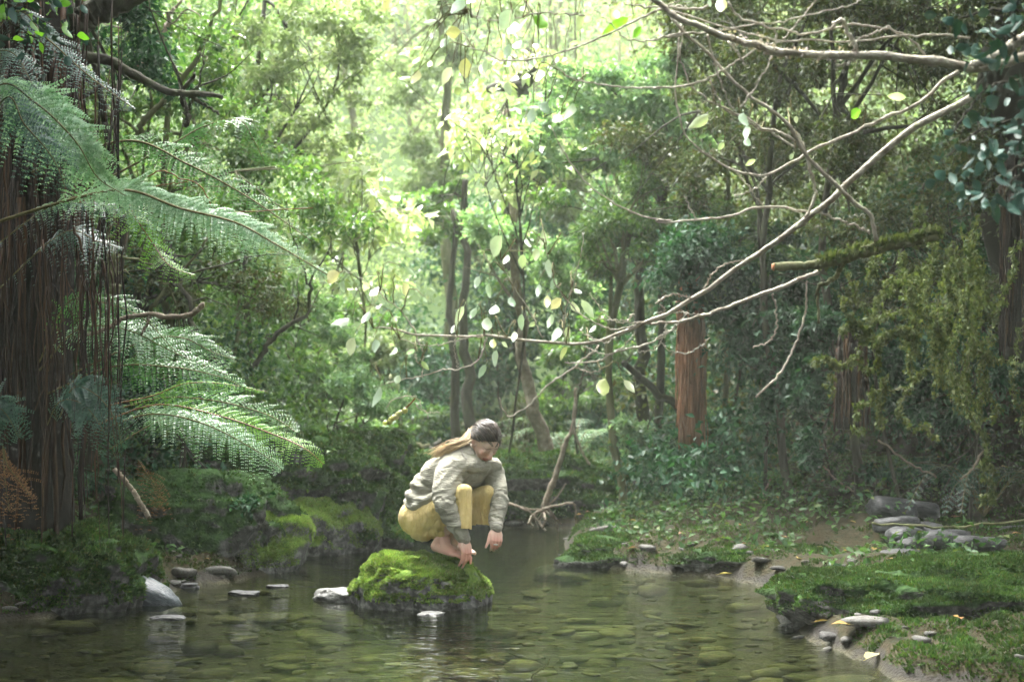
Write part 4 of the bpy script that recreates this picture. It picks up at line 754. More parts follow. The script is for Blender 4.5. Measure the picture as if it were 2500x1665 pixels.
# mid branch: long pale limb sweeping from upper right down to the left tip
rootM, cm = branch('overhanging_branch', 'long pale limb sweeping from the upper right down over the stream to a leafy tip', 'branch', [
    (pl(cC, [(2020, 610), (1820, 730), (1600, 860), (1410, 1000), (1180, 1220), (1000, 1370), (900, 1450), (740, 1560)], 5.2, .3)+pl(cG, [(600, 190), (400, 330), (220, 450), (0, 580)], 5.55, .1)+pl(cE, [(2130, 610), (1930, 690), (1700, 730), (1450, 710), (1200, 680), (900, 675), (680, 668), (560, 640), (430, 625)], 5.7, .2), .034, .008),
    (pl(cG, [(1040, 270), (900, 330), (700, 410), (480, 490), (300, 550), (140, 590), (0, 600)], 5.7, .0)+pl(cE, [(2180, 600), (2100, 602)], 5.7), .022, .012),
    (pl(cC, [(100, 110), (200, 230), (330, 330), (420, 440), (590, 600), (730, 700), (850, 790), (900, 880), (950, 980), (1040, 1070), (1180, 1220), (1300, 1320), (1380, 1380), (1400, 1470), (1415, 1540)], 5.2, .1), .012, .02),
    (pl(cC, [(1935, 460), (1820, 530), (1700, 640), (1560, 720), (1430, 770), (1300, 830), (1130, 900), (980, 975), (860, 1050), (720, 1115), (600, 1105), (500, 1080), (350, 990), (210, 890), (160, 760), (130, 560), (140, 400), (165, 160)], 5.4, .1), .018, .006),
    (pl(cC, [(1060, 1360), (950, 1350), (840, 1330), (690, 1320), (560, 1350), (400, 1390), (250, 1412), (0, 1412)], 5.5)+pl(cB, [(2200, 1412), (2050, 1385), (1850, 1310), (1700, 1220), (1600, 1100), (1500, 960), (1420, 810)], 5.5), .014, .005),
    (pl(cC, [(870, 830), (930, 900), (980, 1060), (1020, 1180), (1010, 1280), (960, 1380), (900, 1450)], 5.35), .018, .012),
    (pl(cC, [(880, 900), (780, 840), (680, 820), (560, 750), (430, 680), (380, 590), (345, 520)], 5.3), .012, .006),
    (pl(cC, [(900, 950), (760, 860), (600, 790), (450, 700), (320, 630), (210, 520), (160, 350), (175, 170)], 5.35), .010, .006),
    (pl(cC, [(510, 1090), (600, 1200), (690, 1320)], 5.5), .008, .006), (pl(cC, [(510, 1255), (640, 1200), (720, 1115)], 5.5), .006, .006),
    (pl(cC, [(1060, 1360), (1180, 1410), (1300, 1450), (1370, 1490)], 5.4), .012, .008),
    (pl(cC, [(260, 1400), (220, 1330), (185, 1250)], 5.5), .006, .004),
    (pl(cE, [(1200, 680), (1050, 690), (900, 725), (800, 740), (700, 735), (600, 700)], 5.8), .008, .004),
    (pl(cE, [(680, 668), (720, 740), (740, 830), (735, 940)], 5.85), .006, .004), (pl(cE, [(700, 668), (620, 540), (500, 440), (400, 360), (300, 280), (210, 270)], 5.85), .007, .003),
    (pl(cE, [(1145, 690), (1120, 780), (1070, 850), (980, 890), (850, 900), (700, 940), (560, 970), (460, 1000)], 5.85), .008, .004),
    (pl(cE, [(500, 1140), (560, 1080), (680, 1065), (730, 1130), (780, 1200)], 5.85), .005, .004), (pl(cE, [(690, 1110), (740, 1160), (850, 1170)], 5.85), .004, .003),
    (pl(cE, [(2130, 605), (1980, 640), (1880, 610), (1750, 540), (1620, 400), (1550, 260), (1530, 100)], 5.7), .009, .004),
    (pl(cE, [(2120, 600), (1950, 580), (1850, 480), (1800, 400)], 5.7), .006, .004), (pl(cE, [(2080, 540), (2030, 580), (1840, 575)], 5.7), .006, .005),
    (pl(cE, [(1500, 690), (1440, 560), (1340, 400), (1270, 280), (1240, 200)], 5.75), .007, .003), (pl(cE, [(1650, 730), (1640, 560), (1700, 330), (1750, 160), (1760, 20)], 5.75), .007, .003),
    (pl(cE, [(950, 680), (940, 780), (960, 880)], 5.8), .006, .004), (pl(cE, [(690, 790), (700, 840), (740, 880)], 5.8), .006, .003),
    (pl(cE, [(2352, 620), (2200, 720), (1980, 780), (1850, 840), (1700, 850), (1650, 850)], 5.6), .010, .005),
    (pl(cE, [(1860, 740), (1700, 880), (1540, 990), (1430, 1110), (1300, 1185), (1250, 1150), (1225, 1080)], 5.65), .009, .005),
    (pl(cE, [(1720, 880), (1800, 910), (1870, 900)], 5.65), .006, .004), (pl(cE, [(1730, 640), (1800, 680), (1900, 720), (1960, 690)], 5.6), .006, .004),
    (pl(cE, [(1760, 740), (1900, 800), (2000, 760), (2090, 660)], 5.6), .006, .004), (pl(cE, [(2290, 600), (2270, 700), (2180, 780), (2080, 770)], 5.6), .006, .004),
    (pl(cG, [(0, 470), (90, 420), (150, 420), (230, 440)], 5.6), .008, .007), (pl(cG, [(30, 480), (60, 520), (0, 540)], 5.6), .006, .004),
    (pl(cG, [(70, 540), (180, 530), (300, 550)], 5.65), .006, .004), (pl(cG, [(40, 730), (100, 780), (200, 790), (280, 750), (340, 700)], 5.6), .006, .005), (pl(cG, [(0, 700), (100, 640), (200, 540)], 5.6), .007, .006),
    (pl(cG, [(310, 380), (370, 280), (450, 220), (550, 200)], 5.6), .007, .006),
    (pl(cG, [(745, 410), (770, 520), (770, 640), (720, 720), (620, 750)], 5.7), .010, .006), (pl(cG, [(965, 330), (960, 500), (920, 660), (850, 830), (760, 960), (640, 1065)], 5.7), .010, .010)], 'bark_grey')
rootU, cu = branch('overhanging_branch', 'knobbly lichened limb running across the upper right under two thin twigs', 'branch', [
    (pl(cC, [(2480, 340), (2352, 370), (2100, 430), (1900, 410), (1750, 385), (1500, 365), (1250, 355), (1000, 345), (750, 325), (620, 290), (450, 230), (300, 180), (150, 110), (0, 20), (-120, -60)], 5.0), .045, .022),
    (pl(cC, [(2450, 200), (2340, 250), (2250, 310), (2130, 380), (2020, 415)], 4.9), .055, .03),
    (pl(cC, [(2000, 245), (1850, 228), (1650, 230), (1400, 250), (1200, 268), (1000, 260), (820, 265), (660, 235), (500, 190), (300, 130), (110, 70)], 5.1), .010, .007),
    (pl(cC, [(1720, 370), (1680, 290), (1560, 215), (1430, 175), (1300, 160), (1120, 185), (950, 215), (820, 195), (700, 165), (540, 115), (460, 20)], 5.1), .009, .009),
    (pl(cC, [(-10, 255), (200, 215), (400, 195), (620, 165), (850, 130), (1050, 80), (1250, 30), (1330, -20)], 5.2), .007, .006),
    (pl(cC, [(0, 565), (180, 550), (350, 495), (450, 440), (600, 340), (700, 290), (800, 270)], 5.2), .009, .007),
    (pl(cC, [(1290, 365), (1270, 290), (1230, 210), (1190, 135), (1150, 150), (1130, 190)], 5.0), .022, .012), (pl(cC, [(1290, 365), (1220, 410), (1160, 420)], 5.0), .012, .007),
    (pl(cC, [(1240, 290), (1330, 240), (1400, 210), (1500, 170)], 5.0), .010, .006),
    (pl(cC, [(330, 220), (370, 380), (410, 500), (450, 620), (500, 700)], 5.15), .009, .006), (pl(cC, [(770, 190), (760, 310), (730, 400), (650, 530), (540, 700)], 5.1), .008, .006),
    (pl(cC, [(470, 270), (530, 350), (570, 420)], 5.1), .008, .006),
    (pl(cC, [(820, 250), (930, 120), (1040, -20)], 5.2), .008, .006), (pl(cC, [(0, 80), (120, 20), (200, -20)], 5.2), .008, .006),
    (pl(cB, [(2450, 40), (2352, 62), (2120, 60), (1960, 140), (1800, 210), (1650, 280), (1450, 350), (1300, 378), (1140, 385), (1020, 345), (910, 310)], 5.3), .012, .006),
    (pl(cB, [(2352, 545), (2150, 560), (1900, 555), (1650, 530), (1500, 465), (1430, 360), (1410, 280)], 5.3), .009, .005),
    (pl(cB, [(2352, 215), (2200, 230), (2000, 265), (1880, 230), (1780, 130), (1700, 60)], 5.2), .009, .005),
    (pl(cB, [(1650, 100), (1500, 90), (1330, 90), (1100, 135), (960, 110), (880, 85)], 5.4), .007, .005),
    (pl(cB, [(2352, 60), (2200, 40), (2000, 45), (1800, 0)], 5.4), .009, .006)], 'bark_grey')
# lichen scurf on the thick part of the upper limb
c = cu[0][20:34]; pp = np.repeat(c, 14, 0)+RNG.normal(size=(14*len(c), 3))*.012; v, f = leaf_quads(pp, RNG.normal(size=pp.shape), RNG.normal(size=pp.shape), .014, .9); m = MB(); m.add(v, f); M['scurf'] = leaf_mat('scurf', [(.30, .24, .24), (.42, .36, .34), (.5, .46, .42)], .1, .9, .2); o = m.build('lichen', M['scurf'], None, False); o['kind'] = 'stuff'; sub(o, rootU)
# single leaves: explicit ones first (crop position of the stalk, size in crop px, material, swing)
def LV(root, C_, lst, Y):
    cs = np.vstack(cm if root is rootM else cu)
    for (x, y, s_, mt, a) in lst:
        s_ = s_*RNG.uniform(.85, 1.15); o = hang_leaf(root, C_(x, y, Y+RNG.normal()*.12), s_/2.6133*Y/FPX, mt, a+RNG.normal()*5, RNG.uniform(-35, 35), RNG.normal()*12)
        L0 = s_/2.6133*Y/FPX; mw = o.matrix_world if False else None; p = np.array(C_(x, y, Y)); d = ((cs-p)**2).sum(1); i = d.argmin(); e = cs[i]
        if d[i] < .8**2 and C_ is not None:
            p = np.array(Matrix.Translation(Vector(o.parent.location)) @ o.location) if False else np.array(o['stalk']); mid = (p+e)/2+np.array([0, 0, .05+.08*math.sqrt(d[i])])+RNG.normal(size=3)*.02; sub(MB().tube(wob(spline([e, mid, p], 9), .006, 2, i), [.0028, .0026, .0024, .0022, .002, .0018, .0017, .0016, .0015], 4).build('twig', M['frond_stem']), root)
P_, Y_, G_ = 'leaf_pale', 'leaf_yellow', 'leaf_lime'
LV(rootM, cE, [(205, 275, 190, Y_, 45), (270, 565, 190, P_, 52), (400, 520, 140, P_, 12), (300, 690, 150, G_, 12), (430, 700, 130, P_, -12), (690, 775, 75, P_, 70), (470, 365, 150, G_, 40), (610, 340, 140, Y_, -25), (540, 560, 90, G_, -50),
    (465, 1000, 150, P_, 15), (590, 930, 100, P_, 8), (1100, 300, 120, P_, 20), (1160, 345, 130, P_, 6), (1080, 500, 130, P_, 25), (1200, 480, 150, P_, 5), (1300, 430, 90, P_, -15), (1280, 160, 110, P_, 18), (1240, 40, 160, P_, 30), (1400, 60, 120, P_, -18),
    (1500, 0, 150, P_, 8), (1540, 190, 130, P_, -8), (1590, 310, 120, P_, 30), (1700, 380, 90, P_, -50), (1620, 440, 100, Y_, 40), (1750, 450, 150, P_, -38), (1690, 460, 110, P_, -25), (1370, 540, 100, P_, -5), (1460, 590, 80, P_, 60), (1560, 540, 150, P_, 18),
    (1600, 620, 130, P_, 5), (1670, 620, 120, G_, 10), (1240, 720, 60, P_, -50), (1210, 770, 150, P_, 15), (1140, 860, 130, P_, 28), (1660, 750, 130, G_, 38), (1320, 650, 110, G_, 8), (1900, 950, 150, G_, 12), (2020, 960, 140, G_, -32), (1190, 700, 90, Y_, 15), (960, 600, 120, P_, 25),
    (560, 750, 140, P_, 10), (740, 430, 60, P_, -30), (1000, 490, 140, P_, 20), (1480, 350, 130, P_, 12), (1530, 420, 120, G_, 10), (1150, 560, 120, P_, 5), (1840, 610, 90, P_, 35), (1380, 160, 90, P_, 5), (1460, 120, 110, G_, 5), (1760, 830, 70, P_, 60), (730, 840, 90, G_, -35), (620, 240, 100, P_, -45), (200, 350, 150, 'leaf_pale', -60)], 5.75)
LV(rootM, cC, [(560, 720, 160, P_, 0), (580, 800, 140, P_, -5), (590, 880, 110, P_, 5), (340, 730, 150, P_, 50), (440, 910, 80, P_, 40), (640, 1020, 120, P_, 60), (1600, 625, 160, P_, 85), (860, 690, 80, P_, 5), (900, 740, 70, P_, 0), (1310, 700, 140, 'frond_bright', 48), (880, 980, 60, P_, 30)], 5.35)
LV(rootU, cC, [(420, -20, 160, 'leaf_yellow', 5), (350, 0, 70, P_, 15), (1840, -60, 120, 'frond_bright', 40)], 5.2)
LV(rootU, cB, [(390, -20, 130, Y_, 15), (700, 10, 90, P_, 50), (930, -20, 140, Y_, 22), (700, 130, 110, P_, 60), (640, 50, 140, 'leaf_lime', 15), (860, -20, 160, P_, 30), (1000, 60, 180, P_, 30), (1190, 70, 180, P_, 40), (1090, 10, 120, P_, 50), (1190, 140, 170, 'frond_bright', 15), (1260, 40, 120, G_, -5), (1310, 110, 220, 'frond_bright', -38), (1920, 115, 200, 'frond_bright', 58), (2000, 170, 140, 'frond_bright', 40),
    (1630, 90, 170, P_, 15), (1800, 60, 150, 'litter' if False else Y_, -25), (850, 200, 130, Y_, 70), (700, 190, 100, G_, 15), (760, 240, 110, P_, 20), (900, 240, 110, P_, 15), (520, 370, 110, P_, 80), (590, 360, 110, P_, 25), (530, 490, 100, G_, 55), (580, 450, 110, Y_, 10), (660, 390, 100, Y_, 15), (750, 360, 120, P_, 35), (790, 430, 150, G_, 28), (840, 450, 90, P_, 35),
    (880, 370, 150, Y_, 0), (1010, 380, 140, P_, 5), (950, 430, 110, P_, 20), (1110, 320, 150, Y_, 15), (1160, 280, 120, P_, 10), (1240, 260, 130, P_, 30), (1200, 480, 120, P_, 5), (1150, 520, 100, P_, 0), (1270, 470, 110, G_, 12), (1340, 440, 150, G_, 3), (880, 540, 90, P_, 60), (860, 570, 100, G_, 60), (960, 500, 80, P_, 10), (1350, 250, 70, P_, 10), (1460, 360, 90, G_, 5),
    (1400, 650, 150, P_, 25), (1560, 660, 150, P_, 18), (1480, 730, 130, 'leaf_pale', 20), (1310, 690, 150, P_, 15), (1620, 540, 80, P_, 20), (1350, 330, 60, P_, 10), (1180, 350, 110, G_, 20), (1300, 370, 90, P_, 0), (1360, 600, 50, P_, 0), (1510, 370, 70, P_, 5), (1600, 270, 90, P_, 70), (600, 300, 60, Y_, 60), (720, 80, 90, G_, 15)], 5.5)
# catkin-like yellow seed head at the drooping tip
m = MB(); 
for k in range(12):
    t = k/11; p = cE(620-110*t+RNG.normal()*6, 1150+85*t+RNG.normal()*8, 5.85); v, f = ico(1); m.add(v*.011*RNG.uniform(.8, 1.3)+p, f)
sub(m.build('seed_head', M['leaf_yellow']), rootM)
m = MB(); m.tube(spline([cE(690, 1075, 5.85), cE(650, 1120, 5.85), cE(510, 1240, 5.85)], 8), .004, 5); sub(m.build('twig', M['vine_orange']), rootM)

# broken mossy branch with hanging lichen
root, cb = branch('broken_branch', 'broken mossy branch with a raw orange end pointing left over the right bank', 'branch', [(pl(cG, [(750, 240), (900, 235), (1050, 225), (1200, 195), (1350, 150), (1500, 110), (1640, 80), (1800, 40)], 6.2), .042, .038), (pl(cG, [(1190, 220), (1160, 290), (1100, 340), (1040, 380), (1040, 600)], 6.2), .028, .012),
    (pl(cG, [(1415, -20), (1410, 60), (1380, 100), (1310, 110)], 6.15), .014, .007)], 'bark_mossy')
c = cb[0]; pp = np.repeat(c[14:], 60, 0); pp = pp+RNG.normal(size=pp.shape)*.012+(0, 0, .014); mo = blade_mb(pp, np.tile([0, -.3, 1.], (len(pp), 1)), .02).build('moss', M['lichen'], None, False); mo['kind'] = 'stuff'; sub(mo, root)
m = MB(); p0 = cG(750, 240, 6.2); m.tube([p0+(-.004, 0, 0), p0+(.004, 0, 0)], [.013, .019], 8); M['raw_wood'] = rough_mat('raw_wood', [(.30, .12, .05), (.42, .20, .10)], 30); sub(m.build('broken_end', M['raw_wood']), root)
root = empty('lichen_curtain', 'olive curtain of lichen draped twigs hanging at the right', 'hanging moss', tuple(cG(1900, 500, 6.5)))
m = MB(); pts = []
def strand(P, w_=.004, dens=30, spread=.014):
    c = wob(spline(P, 26), .02, 4, RNG.integers(99)); m.tube(c, np.linspace(w_, w_*.5, 26), 4); q = np.repeat(c, dens, 0); pts.append(q+RNG.normal(size=q.shape)*spread)
for k in range(40):
    x = RNG.normal(1830, 250); y = RNG.uniform(-150, 700); l = RNG.uniform(200, 600)*(1.2 if x > 1750 else .7); Y = RNG.uniform(6.3, 7.4)
    strand([cG(x, y, Y), cG(x+RNG.normal()*50, y+l*.5, Y), cG(x+RNG.normal()*70, y+l, Y)], .0022, 11, .010)
for P in ([(1240, 280), (1300, 430), (1350, 540), (1350, 680), (1290, 800), (1220, 850), (1110, 920), (1140, 1080)], [(1210, 430), (1240, 560), (1300, 620), (1330, 720)], [(1800, 890), (1700, 910), (1630, 1000), (1560, 1130), (1570, 1210), (1700, 1270), (1780, 1310)], [(1620, 1020), (1430, 1020), (1360, 1090), (1290, 1140), (1270, 1230), (1300, 1300)],
          [(1660, 660), (1540, 650), (1440, 700), (1420, 800), (1420, 900)], [(1480, 950), (1450, 1040), (1430, 1150), (1440, 1260)], [(1180, 660), (1260, 620), (1340, 660)], [(1990, 740), (2070, 790), (2180, 840), (2340, 850)], [(1950, 950), (2000, 1150), (2080, 1300), (2120, 1480), (2140, 1570)], [(1750, 500), (1640, 510), (1520, 550), (1440, 560)], [(2100, 1480), (2140, 1700), (2080, 1720)], [(1650, 700), (1560, 660), (1430, 710)],
          [(1010, 840), (1090, 835), (1160, 870), (1280, 850), (1400, 920)]):
    strand([cG(a, b, 6.4) for a, b in P], .0035, 12, .008)
sub(m.build('twig', M['bark_mossy']), root); pp = np.vstack(pts); o = blade_mb(pp, np.tile([0, 0, -.6], (len(pp), 1)), .017).build('lichen', M['lichen'], None, False); o['kind'] = 'stuff'; sub(o, root)

# dark glossy leaved branch at the right edge
root, cd = branch('leafy_branch', 'dark blue green glossy leaved branch filling the right edge', 'branch', [(pl(cC, [(2500, 500), (2300, 520), (2130, 560), (2000, 700), (1900, 860)], 4.6), .014, .005), (pl(cC, [(2500, 700), (2300, 760), (2050, 850), (1850, 1010)], 4.6), .012, .005), (pl(cC, [(2500, 1000), (2350, 1050), (2150, 1150), (2000, 1200)], 4.6), .012, .005),
    (pl(cC, [(2400, -60), (2290, 40), (2290, 260)], 4.7), .018, .012), (pl(cC, [(2450, 100), (2200, 60), (1950, 120), (1800, 140)], 4.7), .012, .005), (pl(cC, [(2400, 1000), (2250, 1200), (2200, 1340)], 4.6), .01, .004), (pl(cC, [(1950, 140), (1900, 280), (1850, 330)], 4.7), .007, .004)], 'bark_dark')
nl = 0
for _ in range(170):
    reg = RNG.choice(3, p=[.28, .34, .38])
    x, y = [(RNG.uniform(1900, 2360), RNG.uniform(-20, 420)), (RNG.uniform(1980, 2400), RNG.uniform(480, 950)), (RNG.uniform(1930, 2400), RNG.uniform(950, 1330))][reg]
    if reg == 0 and x < 1950 and y > 150: continue
    hang_leaf(root, cC(x, y, 4.6+RNG.normal()*.25), RNG.uniform(75, 150)/2.6133*4.6/FPX, 'leaf_blue', RNG.normal(40, 40), RNG.uniform(-60, 60), RNG.normal()*30)
for (x, y, s_, a) in [(1800, 95, 170, 78), (1900, 110, 150, 50), (1880, 290, 100, 5), (2190, 620, 190, 50), (1990, 750, 120, 10), (1900, 830, 130, 60), (1830, 1010, 120, 85), (1850, 1090, 150, 50), (1790, 1150, 150, 60), (1880, 1100, 120, -10), (2170, 1270, 110, 30), (2260, 1290, 140, -20), (1960, 1160, 140, 40), (2080, 960, 110, 10), (1960, 940, 100, 80)]:
    hang_leaf(root, cC(x, y, 4.5), s_/2.6133*4.5/FPX, 'leaf_blue', a, RNG.uniform(-25, 25), 0)
# small leafy spray in the top left corner
root, cd = branch('leafy_spray', 'spray of small shining green leaves in the top left corner', 'branch', [(pl(cA, [(-60, -40), (120, 60), (260, 130), (400, 200)], 6.0), .012, .003), (pl(cA, [(-40, 60), (100, 170), (250, 260), (320, 330)], 6.0), .01, .003), (pl(cA, [(-20, -60), (160, -10), (330, 20)], 6.0), .01, .003)], 'bark_dark')
for k in range(90):
    c = cd[k % 3]; p = c[RNG.integers(6, 48)]+RNG.normal(size=3)*.07; hang_leaf(root, p, RNG.uniform(.05, .085), 'frond_bright' if k % 3 == 0 else 'leaf_blue', RNG.normal(-50, 35), RNG.uniform(-60, 60), RNG.normal()*30)

# ------------------------------------------------------------------ the person
YP = 8.70
def W(zx, zy, dy=0.0): return at(900+zx/3.4075, 980+zy/3.4075, YP+dy)
def cap_geo(m, p0, p1, r0, r1, seg=14, rings=5):
    """capsule with two radii"""
    p0 = np.asarray(p0, float); p1 = np.asarray(p1, float); d = p1-p0; l = np.linalg.norm(d)+1e-9; t = d/l
    pts = []; rad = []
    for a in np.linspace(-90, 0, rings+1): pts.append(p0+t*r0*math.sin(R(a))); rad.append(max(r0*math.cos(R(a)), 1e-4))
    for a in np.linspace(0, 90, rings+1): pts.append(p1+t*r1*math.sin(R(a))); rad.append(max(r1*math.cos(R(a)), 1e-4))
    n_ = len(pts); pts = np.array(pts); ref = np.array([0.0, 0, 1]) if abs(t[2]) < .9 else np.array([1.0, 0, 0])
    u = np.cross(t, ref); u /= np.linalg.norm(u); q = np.cross(t, u); a = np.linspace(0, 2*np.pi, seg, endpoint=False)
    v = (pts[:, None, :]+np.array(rad)[:, None, None]*(np.cos(a)[None, :, None]*u+np.sin(a)[None, :, None]*q)).reshape(-1, 3)
    i = np.arange(n_-1)[:, None]*seg; j = np.arange(seg)[None, :]; j2 = (j+1) % seg
    f = np.stack([i+j, i+j2, i+seg+j2, i+seg+j], -1).reshape(-1, 4); jj = np.arange(seg)
    m.add(v, [f, np.stack([np.zeros(seg, int), (jj+1) % seg, jj], -1)[:, [0, 1, 2]], np.stack([np.full(seg, (n_-1)*seg), (n_-1)*seg+jj, (n_-1)*seg+(jj+1) % seg], -1)])
def chain(m, pts, rad):
    for a, b, r0, r1 in zip(pts[:-1], pts[1:], rad[:-1], rad[1:]): cap_geo(m, a, b, r0, r1)
def ell(m, c, ax, r, k=3):
    """ellipsoid: ax = 3 unit axes as rows, r = radii"""
    v, f = ico(k); m.add((v*np.asarray(r))@np.asarray(ax)+np.asarray(c), f)
def remesh(m, name, voxel, smooth=6, fac=.5):
    me = m.mesh(name); o = bpy.data.objects.new(name, me); COL.objects.link(o)
    md = o.modifiers.new('r', 'REMESH'); md.mode = 'VOXEL'; md.voxel_size = voxel
    if smooth: ms_ = o.modifiers.new('s', 'SMOOTH'); ms_.factor = fac; ms_.iterations = smooth
    dg = bpy.context.evaluated_depsgraph_get(); me2 = bpy.data.meshes.new_from_object(o.evaluated_get(dg)); bpy.data.objects.remove(o); bpy.data.meshes.remove(me)
    me2.name = name; return me2
def co_get(me): a = np.empty(len(me.vertices)*3, np.float32); me.vertices.foreach_get('co', a); return a.reshape(-1, 3).astype(float)
def no_get(me): a = np.empty(len(me.vertices)*3, np.float32); me.vertices.foreach_get('normal', a); return a.reshape(-1, 3).astype(float)
def co_set(me, v): me.vertices.foreach_set('co', v.astype(np.float32).ravel()); me.update()
nz = lambda v: np.asarray(v, float)/np.linalg.norm(v)
# joints (zoomed-photo position, distance offset)
pelvis = W(430, 965, .13); waist = W(500, 830, .10); midb = W(590, 670, .07); upb = W(700, 560, .03); neckb = W(835, 470, -.01)
shR, shL = W(670, 585, -.10), W(1020, 570, .13); elR, elL = W(645, 860, -.22), W(1085, 815, -.02); wrR, wrL = W(800, 1150, -.20), W(1060, 1060, -.14)
hipR, hipL = W(430, 1010, .02), W(520, 990, .24); knR, knL = W(800, 745, -.20), W(990, 762, .0); anR, anL = W(610, 1120, -.02), W(690, 1120, .20)
# head frame
ha, hp = R(52), R(44)
hf = np.array([math.cos(hp)*math.cos(ha), -math.cos(hp)*math.sin(ha), -math.sin(hp)]); hu = np.array([math.sin(hp)*math.cos(ha), -math.sin(hp)*math.sin(ha), math.cos(hp)]); hr_ = np.cross(hf, hu)
hc = W(968, 335, -.06)
def HD(r, f, u): return hc+hr_*r+hf*f+hu*u       # r = her right, f = forward, u = up (metres)
AX = np.stack([hr_, hf, hu])
b = MB()
# torso, neck, arms, legs
ell(b, (pelvis+waist)/2, np.stack([nz(hipL-hipR), nz(np.cross(nz(hipL-hipR), waist-pelvis)), nz(waist-pelvis)]), (.14, .095, .13))
chain(b, [pelvis, waist, midb, upb, neckb], [.10, .09, .095, .09, .05]); chain(b, [shR, upb, shL], [.05, .08, .05]); chain(b, [neckb, W(880, 420, -.03), HD(0, -.02, -.05)], [.05, .045, .048])
chain(b, [shR, elR, wrR], [.040, .030, .023]); chain(b, [shL, elL, wrL], [.040, .028, .023])
for hp_, kn_, an_ in ((hipR, knR, anR), (hipL, knL, anL)): kn_ = kn_-np.array([0, 0, .018]); chain(b, [hp_, kn_], [.075, .034]); chain(b, [kn_, kn_*.6+an_*.4, an_], [.034, .040, .032])
# feet: heel, instep, ball, toes
def foot(an, heel, ball, toe, sgn):
    fd = nz(toe-heel); up_ = np.array([0, 0, 1.]); sd = nz(np.cross(fd, up_))*sgn
    chain(b, [an, heel+(0, 0, .006)], [.034, .029]); chain(b, [an+fd*.02, heel*.45+ball*.55+(0, 0, .022), ball+(0, 0, .004)], [.034, .031, .022])
    chain(b, [heel, ball+sd*.012], [.027, .022]); chain(b, [heel, ball-sd*.020], [.025, .020])
    for k in range(5):
        q0 = ball+sd*(.030-.0165*k); q1 = toe+sd*(.026-.0165*k)-fd*(.004*k+.002*k*k); chain(b, [q0, q0*.4+q1*.6+(0, 0, .004), q1-(0, 0, .002)], [.012, .0095 if k else .012, .008 if k else .0115])
foot(anR, W(555, 1210, -.01), W(715, 1262, -.11), W(792, 1290, -.16), 1); foot(anL, W(645, 1195, .20), W(800, 1235, .12), W(860, 1262, .07), -1)
# hands
def hand(wr, el, kn, pn, fingers, thumb):
    """wrist, elbow, knuckle centre, palm-normal (towards the back of the hand), fingers [(spread, tip list)]"""
    d = nz(kn-wr); s = nz(np.cross(d, pn)); L = np.linalg.norm(kn-wr)
    for k in range(4):
        q = kn+s*(.0285-.019*k)-d*(.004 if k in (0, 3) else 0); chain(b, [wr+s*(.012-.008*k), (wr+s*(.022-.015*k))*.5+q*.5, q], [.016, .0145, .0105])
        ps = [q]; L_ = (.040, .044, .041, .032)[k]; ang = 0; dd = d
        for j, a in enumerate(fingers[k][:3]):
            ang += a; dd = d*math.cos(R(ang))-pn*math.sin(R(ang))+s*fingers[k][3]; dd = nz(dd); ps.append(ps[-1]+dd*L_*(1, .68, .52)[j])
        chain(b, ps, [.0100, .0088, .0080, .0066])
    q = [wr+s*.012-pn*.004, wr+s*.032+d*L*.42-pn*.012, thumb[0], thumb[1]]; chain(b, q, [.016, .0145, .0100, .0078])
    return s
knkR = W(815, 1262, -.215); pnR = nz(np.array([.45, -.60, .45])); pnR = nz(pnR-nz(knkR-wrR)*np.dot(pnR, nz(knkR-wrR)))
hand(wrR, elR, knkR, pnR, [(24, 22, 14, .0), (20, 22, 14, -.02), (30, 26, 14, -.04), (40, 30, 16, -.06)], (W(850, 1300, -.19), W(848, 1345, -.20)))
knkL = W(1062, 1160, -.17); pnL = nz(np.array([.25, -.90, .10])); pnL = nz(pnL-nz(knkL-wrL)*np.dot(pnL, nz(knkL-wrL)))
hand(wrL, elL, knkL, pnL, [(34, 36, 20, -.10), (40, 40, 22, -.10), (48, 40, 22, -.06), (52, 42, 22, -.02)], (W(995, 1165, -.17), W(975, 1212, -.175)))
# head
ell(b, HD(0, -.012, .020), AX, (.073, .092, .088)); ell(b, HD(0, .022, -.035), AX, (.060, .066, .078)); ell(b, HD(0, .050, -.088), AX, (.030, .026, .022)); ell(b, HD(0, .058, .028), AX, (.055, .030, .040))
for s in (-1, 1):
    ell(b, HD(s*.036, .060, -.028), AX, (.024, .022, .024)); ell(b, HD(s*.046, .020, -.072), AX, (.018, .035, .020)); ell(b, HD(s*.030, .078, .002), AX, (.017, .012, .0125)); ell(b, HD(s*.030, .080, .018), AX, (.020, .009, .006))
    ell(b, HD(s*.075, -.006, -.012), AX, (.008, .017, .030)); ell(b, HD(s*.081, -.010, -.004), AX, (.006, .013, .018)); ell(b, HD(s*.011, .098, -.036), AX, (.009, .010, .008))
cap_geo(b, HD(0, .084, .008), HD(0, .108, -.030), .0085, .0105); ell(b, HD(0, .107, -.033), AX, (.012, .011, .010)); ell(b, HD(0, .086, -.060), AX, (.024, .010, .0055)); ell(b, HD(0, .083, -.071), AX, (.020, .010, .0065)); 
me = remesh(b, 'person', .0042, 2)
V = co_get(me); hl = (V-hc)@AX.T     # head-local
def near(p, r): return np.exp(-(((V-p)**2).sum(1))/(r*r))
col = np.tile([.74, .52, .41], (len(V), 1)); red = np.zeros(len(V))
for p, r, a in [(HD(.036, .075, -.03), .028, .7), (HD(-.036, .075, -.03), .028, .7), (HD(0, .11, -.033), .02, .8), (HD(.08, -.008, 0), .03, .6), (knkR, .05, .7), (knkL, .05, .6), (W(825, 1330, -.2), .06, .8), (W(1060, 1210, -.17), .06, .7), (W(600, 1200, 0), .12, .7), (W(740, 1270, -.12), .1, .8)]: red += near(p, r)*a
red = np.clip(red, 0, 1)[:, None]; col = col*(1-red)+np.array([.62, .30, .22])*red
